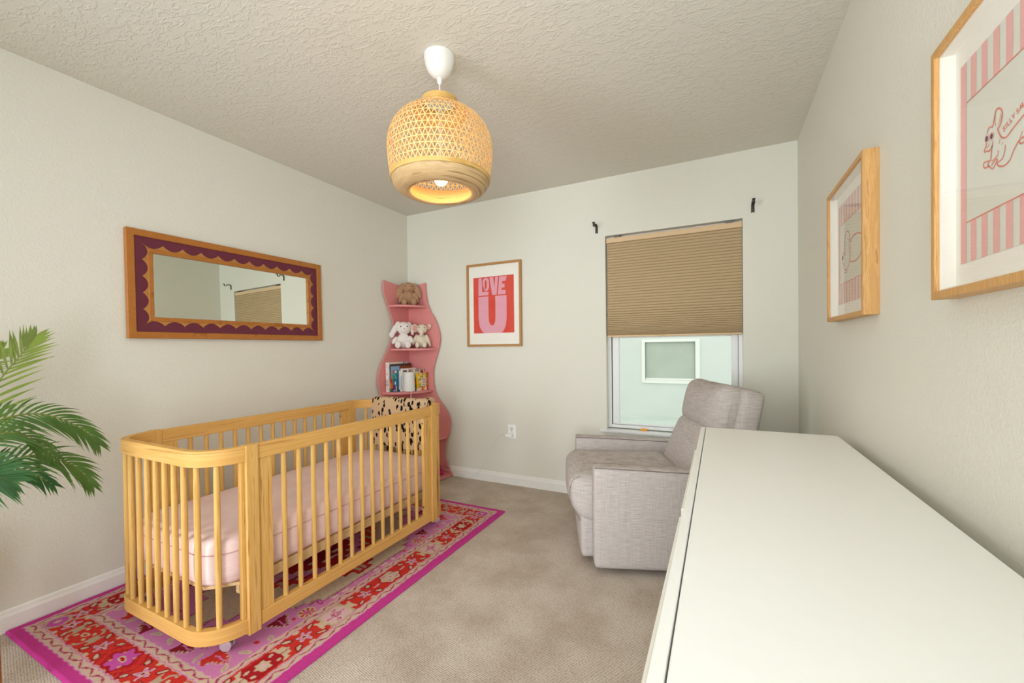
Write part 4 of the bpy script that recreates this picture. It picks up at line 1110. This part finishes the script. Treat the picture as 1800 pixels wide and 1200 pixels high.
pt = m_ @ Vector((.0, 0, .136)); piping([(pt.x, yy+.03, pt.z-.010), (pt.x, yy+.12, pt.z), (pt.x, yy+.28, pt.z+.006), (pt.x, yy+.44, pt.z), (pt.x, yy+.52, pt.z-.010)], hp, .003)
b = BM(); lathe(b, [(0, .001), (.24, .001), (.25, .006), (.25, .014), (.10, .02), (.08, .06), (0, .06)], (.38, CWD/2, 0), 32); obj('swivel_base', b, 'dark', ch, world=False)

# ------------------------------------------------------------------ white dresser
DZ = .810; DX0, DX1, DY0, DY1 = 2.609, 3.086, -2.82, -1.172
dr = thing('dresser', 'long white dresser along the right wall', 'dresser', ((DX0+DX1)/2, (DY0+DY1)/2, 0))
b = BM(); box(b, (2.6285, DY0, DZ-.022), (DX1, DY1, DZ), .0025); obj('top_panel', b, 'dresser', dr)
b = BM(); box(b, (DX0, DY0, DZ-.060), (2.6262, DY1+.001, DZ), .0025); obj('front_edge', b, 'dresser', dr)
b = BM()
box(b, (2.628, DY0+.002, .07), (DX1-.004, DY0+.02, DZ-.022), .001); box(b, (2.628, DY1-.02, .07), (DX1-.004, DY1-.002, DZ-.022), .001)
box(b, (DX1-.012, DY0+.02, .07), (DX1-.004, DY1-.02, DZ-.022)); box(b, (2.632, DY0+.02, .07), (DX1-.012, DY1-.02, .088)); box(b, (2.66, DY0+.02, DZ-.06), (2.67, DY1-.02, DZ-.022))
obj('carcass', b, 'dresser', dr)
rows = ((.515, .747), (.295, .508), (.085, .288))
cols = ((DY1-.004, -1.535), (-1.541, -2.170), (-2.176, DY0+.004))
for r_, (z0, z1) in enumerate(rows):
    for c_, (ya, yb) in enumerate(cols):
        b = BM(); box(b, (2.610, yb, z0), (2.627, ya, z1), .002); d_ = obj('drawer_front', b, 'dresser', dr)
        b = BM(); box(b, (2.634, yb+.02, z0+.01), (3.05, ya-.02, z1-.06)); obj('drawer_box', b, 'dresser', d_)
        if c_:
            b = BM(); y0, y1 = yb+.022, ya-.016
            zt = .797 if r_ == 0 else z1-.005; box(b, (2.6018, y0, zt-.06), (2.6110 if r_ else 2.6089, y1, zt), .003, 3); obj('pull_lip', b, 'dresser_edge', d_)
for y in (DY0+.05, DY1-.05):
    for x in (2.65, 3.05):
        b = BM(); box(b, (x-.02, y-.02, 0), (x+.02, y+.02, .072), .003); obj('foot', b, 'dresser', dr)

# ------------------------------------------------------------------ pendant lamp
LXc, LYc = 1.592, -1.6415
lp = thing('pendant_lamp', 'woven bamboo pendant lamp hanging from the ceiling', 'pendant lamp', (LXc, LYc, H))
c0 = (LXc, LYc, 0)
b = BM(); lathe(b, [(0, 2.343), (.014, 2.343), (.022, 2.347), (.038, 2.358), (.052, 2.376), (.061, 2.40), (.0655, 2.425), (.066, 2.4398), (0, 2.4398)], c0, 40); obj('ceiling_cup', b, 'white', lp)
b = BM(); lathe(b, [(0, 2.317), (.006, 2.317), (.0105, 2.326), (.0115, 2.345), (0, 2.345)], c0, 16); obj('strain_relief', b, 'white', lp)
b = BM(); tube(b, [(LXc, LYc, 2.32), (LXc, LYc, 2.15), (LXc, LYc, 1.985)], .003, 8); obj('cord', b, 'white', lp)
prof = [(.0735, 2.222), (.080, 2.200), (.105, 2.190), (.140, 2.178), (.172, 2.158), (.198, 2.128), (.216, 2.092), (.2245, 2.052), (.2250, 2.01), (.2215, 1.965), (.2165, 1.925), (.2120, 1.898)]
pf = [(p.x, p.y) for p in catmull([(r, z, 0) for r, z in prof], 8)]
cum = [0]
for a, c in zip(pf, pf[1:]): cum.append(cum[-1]+math.hypot(c[0]-a[0], c[1]-a[1]))
def on(s):
    s = max(0, min(s, cum[-1]-1e-6)); k = max(j for j in range(len(cum)-1) if cum[j] <= s); f = (s-cum[k])/(cum[k+1]-cum[k])
    return pf[k][0]+(pf[k+1][0]-pf[k][0])*f, pf[k][1]+(pf[k+1][1]-pf[k][1])*f
b = BM()
def strip(path, w, off, th=.0011):
    """flat slat following (angle, arc position) path on the shade's surface"""
    P = []
    for a, s in path:
        r, z = on(s); P.append(Vector((LXc+(r+off)*math.cos(a), LYc+(r+off)*math.sin(a), z)))
    R = []
    for i, p in enumerate(P):
        t = (P[min(i+1, len(P)-1)]-P[max(i-1, 0)]).normalized(); s = path[i][1]; r1, z1 = on(min(s+.002, cum[-1])); r0, z0 = on(max(s-.002, 0))
        a = path[i][0]; m = Vector(((r1-r0)*math.cos(a), (r1-r0)*math.sin(a), z1-z0)); tang = Vector((-math.sin(a), math.cos(a), 0)); nrm = m.cross(tang).normalized()
        sd = t.cross(nrm).normalized()*w/2; nn = nrm*th/2; R.append([p+sd+nn, p-sd+nn, p-sd-nn, p+sd-nn])
    loft(b, R)
SL = cum[-1]; NS = 60
for sg in (1, -1):
    for k in range(NS):
        path = [(2*PI*k/NS + sg*.70*q/16, (.046+(SL-.048)*q/16)) for q in range(17)]
        strip(path, .0038, .0009*sg)
for j in range(1, 16):
    s = .046+(SL-.048)*j*(2*PI/NS)/(2*.70)
    if s > SL-.004: break
    strip([(2*PI*q/72+.0001, s) for q in range(73)], .0040, 0)
obj('woven_shade', b, 'bamboo', lp)
b = BM(); lathe(b, [(.0755, 2.222), (.0785, 2.222), (.0785, 2.246), (.0755, 2.246)], c0, 48, close=True); obj('top_band', b, 'bamboo_band', lp)
b = BM(); lathe(b, [(.0735, 2.225), (.0740, 2.213), (.080, 2.2035), (.092, 2.1965), (.114, 2.189), (.115, 2.1905), (.093, 2.1985), (.0815, 2.2055), (.0758, 2.214), (.0755, 2.225)], c0, 48, close=True); obj('woven_neck', b, 'bamboo', lp)
b = BM(); lathe(b, [(.2105, 1.893), (.2145, 1.893), (.2165, 1.902), (.2165, 1.909), (.2125, 1.909)], c0, 64, close=True); obj('rim_band', b, 'bamboo_band', lp)
b = BM(); lathe(b, [(.2115, 1.908), (.2100, 1.892), (.2050, 1.876), (.1930, 1.861), (.1760, 1.850), (.1560, 1.8435), (.1400, 1.8430), (.1320, 1.8465), (.1290, 1.852), (.1310, 1.862), (.1400, 1.880), (.1540, 1.900), (.1680, 1.918), (.1720, 1.922), (.1800, 1.920)], c0, 64, close=True); obj('spun_base', b, 'bamboo_ring', lp)
b = BM(); lathe(b, [(0, 1.985), (.016, 1.985), (.018, 1.965), (.017, 1.945), (0, 1.945)], c0, 20); obj('socket', b, 'white', lp)
b = BM(); lathe(b, [(0, 1.877), (.012, 1.8785), (.022, 1.885), (.0285, 1.896), (.030, 1.908), (.027, 1.922), (.019, 1.938), (.014, 1.947), (0, 1.947)], c0, 28); obj('bulb', b, 'bulb', lp)
b = BM()
for a in range(3):
    q = a*2*PI/3; tube(b, [(LXc, LYc, 2.232), (LXc+.077*math.cos(q), LYc+.077*math.sin(q), 2.232)], .0015, 6)
obj('hanger_wires', b, 'white', lp)

# ------------------------------------------------------------------ palm on a wooden stand
PXc, PYc = .30, -2.86
st = thing('plant_stand', 'orange-brown wooden plant stand under the palm', 'plant stand', (PXc, PYc, 0))
for q in (0.83, 0.83+PI/2, 0.83+PI, 0.83+1.5*PI):
    x, y = PXc+.245*math.cos(q), PYc+.246*math.sin(q)
    b = BM(); tube(b, [(x, y, 0), (x-.01*math.cos(q), y-.01*math.sin(q), .30), (x-.02*math.cos(q), y-.02*math.sin(q), .40)], [.012, .016, .016], 10); obj('leg', b, 'stand', st)
b = BM(); tube(b, [(PXc+.235*math.cos(.83), PYc+.25*math.sin(.83), .22), (PXc-.235*math.cos(.83), PYc-.25*math.sin(.83), .22)], .012, 8); tube(b, [(PXc+.235*math.cos(.83+PI/2), PYc+.25*math.sin(.83+PI/2), .22), (PXc-.235*math.cos(.83+PI/2), PYc-.25*math.sin(.83+PI/2), .22)], .012, 8); obj('cross_brace', b, 'stand', st)
pm = thing('potted_palm', 'green palm fronds reaching in past the left wall', 'palm', (PXc, PYc, .235))
b = BM(); lathe(b, [(0, .236), (.10, .236), (.125, .26), (.16, .44), (.165, .46), (.155, .46), (.15, .44), (0, .43)], (PXc, PYc, 0), 36); obj('pot', b, 'pot', pm)
b = BM(); lathe(b, [(.145, .438), (.06, .446), (0, .448)], (PXc, PYc, 0), 24); obj('soil', b, 'soil', pm)
rnd = random.Random(4)
def frond(pts, mat, n, ll, droop, width=.011, up=Vector((0, 0, 1)), taper=.45, fan=.75, start=.25):
    P = catmull(pts, 12); b = BM(); m = len(P)
    tube(b, P, [.0050*(1-.75*i/(m-1)) for i in range(m)], 6); fr = obj('frond', b, 'stem', pm)
    b = BM()
    for k in range(n):
        f = start+(1-start)*k/(n-1); i = min(int(f*(m-1)), m-2); p = P[i].lerp(P[i+1], f*(m-1)-i); t = (P[i+1]-P[i]).normalized()
        side = t.cross(up).normalized()
        nu = side.cross(t)
        for sg in (1, -1):
            L = ll*(.5+.5*math.sin(PI*min(1, f*.85+.12)))*(1-.42*f**3)*rnd.uniform(.9, 1.1); ang = (fan+.35)*(1-f)+.42*f+rnd.uniform(-.06, .06)
            d = (t*math.cos(ang)+side*sg*math.sin(ang)*.9+nu*.22).normalized()
            w0 = width*rnd.uniform(.85, 1.15); Q = []
            wd = d.cross(nu).normalized()
            for s in range(7):
                q = s/6; pos = p+d*L*q+Vector((0, 0, -1))*droop*L*q*q
                w = w0*(math.sin(PI*min(1, q*.85+.12))**.8)*(1-q**4)+.0003
                Q.append((pos-wd*w/2, pos+nu*w*.14*0-Vector((0, 0, 1))*w*.12, pos+wd*w/2))
            V = [[b.verts.new(v) for v in q] for q in Q]
            for a, c in zip(V, V[1:]):
                b.faces.new((a[0], a[1], c[1], c[0])); b.faces.new((a[1], a[2], c[2], c[1]))
    bmesh.ops.solidify(b, geom=b.faces[:], thickness=.0006)
    obj('leaflets', b, mat, fr, smooth=True)
base = (PXc, PYc, .45)
U1 = Vector((.80, -.15, .55)).normalized()
frond([base, (.34, -2.80, .66), (.36, -2.711, .815), (.36, -2.678, .927), (.36, -2.631, 1.067), (.36, -2.589, 1.14), (.36, -2.56, 1.19), (.36, -2.542, 1.225)], 'leaf_a', 22, .165, .10, .0095, U1, start=.3)
frond([base, (.38, -2.84, .72), (.42, -2.721, .881), (.42, -2.646, .93), (.42, -2.565, .94), (.42, -2.491, .907), (.42, -2.428, .85), (.42, -2.394, .797)], 'leaf_b', 22, .140, .42, .0098, U1, start=.35)
frond([base, (.40, -2.83, .62), (.46, -2.731, .736), (.46, -2.658, .777), (.46, -2.578, .794), (.46, -2.506, .755), (.46, -2.46, .708), (.46, -2.428, .646)], 'leaf_b', 22, .135, .42, .0096, U1, start=.32)
frond([base, (.44, -2.84, .68), (.50, -2.737, .836), (.50, -2.689, .882), (.50, -2.639, .891), (.50, -2.587, .851), (.50, -2.539, .789)], 'leaf_b', 17, .12, .42, .009, U1, start=.35)
frond([base, (.36, -2.80, .66), (.38, -2.716, .74), (.38, -2.64, .755), (.38, -2.572, .725), (.38, -2.515, .661)], 'leaf_c', 16, .13, .38, .009, U1, start=.35)
frond([base, (.52, -2.87, .70), (.66, -2.83, .805), (.70, -2.78, .812), (.715, -2.735, .800), (.72, -2.70, .775)], 'leaf_c', 12, .165, .22, .0115, Vector((.9, .1, .45)).normalized(), fan=1.0, start=.5)
frond([base, (.27, -2.82, .75), (.28, -2.74, 1.00), (.30, -2.67, 1.12), (.31, -2.62, 1.17)], 'leaf_a', 20, .15, .12, .012, U1, start=.4)
frond([base, (.36, -2.94, .75), (.46, -3.02, .98), (.56, -3.09, 1.08), (.66, -3.14, 1.10)], 'leaf_b', 16, .15, .3, .012)
frond([base, (.22, -2.96, .75), (.15, -3.06, .98), (.12, -3.16, 1.08), (.12, -3.25, 1.08)], 'leaf_a', 16, .10, .3, .012)

# ------------------------------------------------------------------ lights
def area(name, loc, rot, size, power, col=(1, 1, 1), sy=None):
    l = bpy.data.lights.new(name, 'AREA'); l.energy = power; l.color = col; l.size = size
    if sy: l.shape = 'RECTANGLE'; l.size_y = sy
    o = bpy.data.objects.new(name, l); o.location = loc; o.rotation_euler = rot; COL.objects.link(o); return o
area('ceiling_light', (1.9, -3.0, 2.41), (0, 0, 0), 1.4, 5, (.86, .92, 1.0))  # added fill shining down from out of view, not a fixture of the room
for x, a, pw in ((2.5, 24, 44), (.60, -24, 40)):
    dl = area('doorway_light', (x, YF+.05, 1.12), (math.radians(90), 0, math.radians(a)), 1.1, pw, (.86, .93, 1.0), 2.0)  # added fill panels before the solid rear wall; there is no doorway
    dl.data.spread = math.radians(112)
area('uplight', (2.85, -3.12, 1.2), (PI, 0, 0), .5, 19, (.85, .925, 1.0))  # added unseen fill aimed at the ceiling, brightens the room by bounce
l = bpy.data.lights.new('bulb_light', 'POINT'); l.energy = 2.4; l.color = (1, .56, .20); l.shadow_soft_size = .03
o = bpy.data.objects.new('bulb_light', l); o.location = (LXc, LYc, 1.862); COL.objects.link(o)
w = bpy.data.worlds.new('sky'); S.world = w; w.use_nodes = True
bg = w.node_tree.nodes['Background']; bg.inputs[0].default_value = (.98, 1.0, .985, 1); bg.inputs[1].default_value = 1.5
pl = area('window_daylight', (2.37, .16, .9), (math.radians(90), 0, PI), .8, 4, (.93, 1, .96), .66)
pl.data.cycles.is_portal = True

# ------------------------------------------------------------------ camera
yaw, pitch, roll, fpx = -.46225, -.01113, .01194, 730.486
fw = Vector((math.sin(yaw)*math.cos(pitch), math.cos(yaw)*math.cos(pitch), math.sin(pitch)))
rt = Vector((math.cos(yaw), -math.sin(yaw), 0)); dn = fw.cross(rt)
r2 = rt*math.cos(roll)+dn*math.sin(roll); d2 = -rt*math.sin(roll)+dn*math.cos(roll)
cd = bpy.data.cameras.new('camera'); co = bpy.data.objects.new('camera', cd); COL.objects.link(co)
m = Matrix((r2, -d2, -fw)).transposed().to_4x4(); m.translation = (2.68031, -3.1469, 1.16257); co.matrix_world = m
cd.sensor_fit = 'HORIZONTAL'; cd.sensor_width = 36; cd.lens = fpx/1800*36; cd.shift_y = 18.95/1800; cd.clip_start = .02
S.camera = co
S.view_settings.view_transform = 'Standard'; S.view_settings.look = 'None'; S.view_settings.gamma = 1; S.view_settings.exposure = -0.14
S.view_settings.use_curve_mapping = False
S.cycles.use_denoising = True
S.cycles.max_bounces = 10; S.cycles.diffuse_bounces = 6; S.cycles.transparent_max_bounces = 16
S.cycles.sample_clamp_indirect = 6
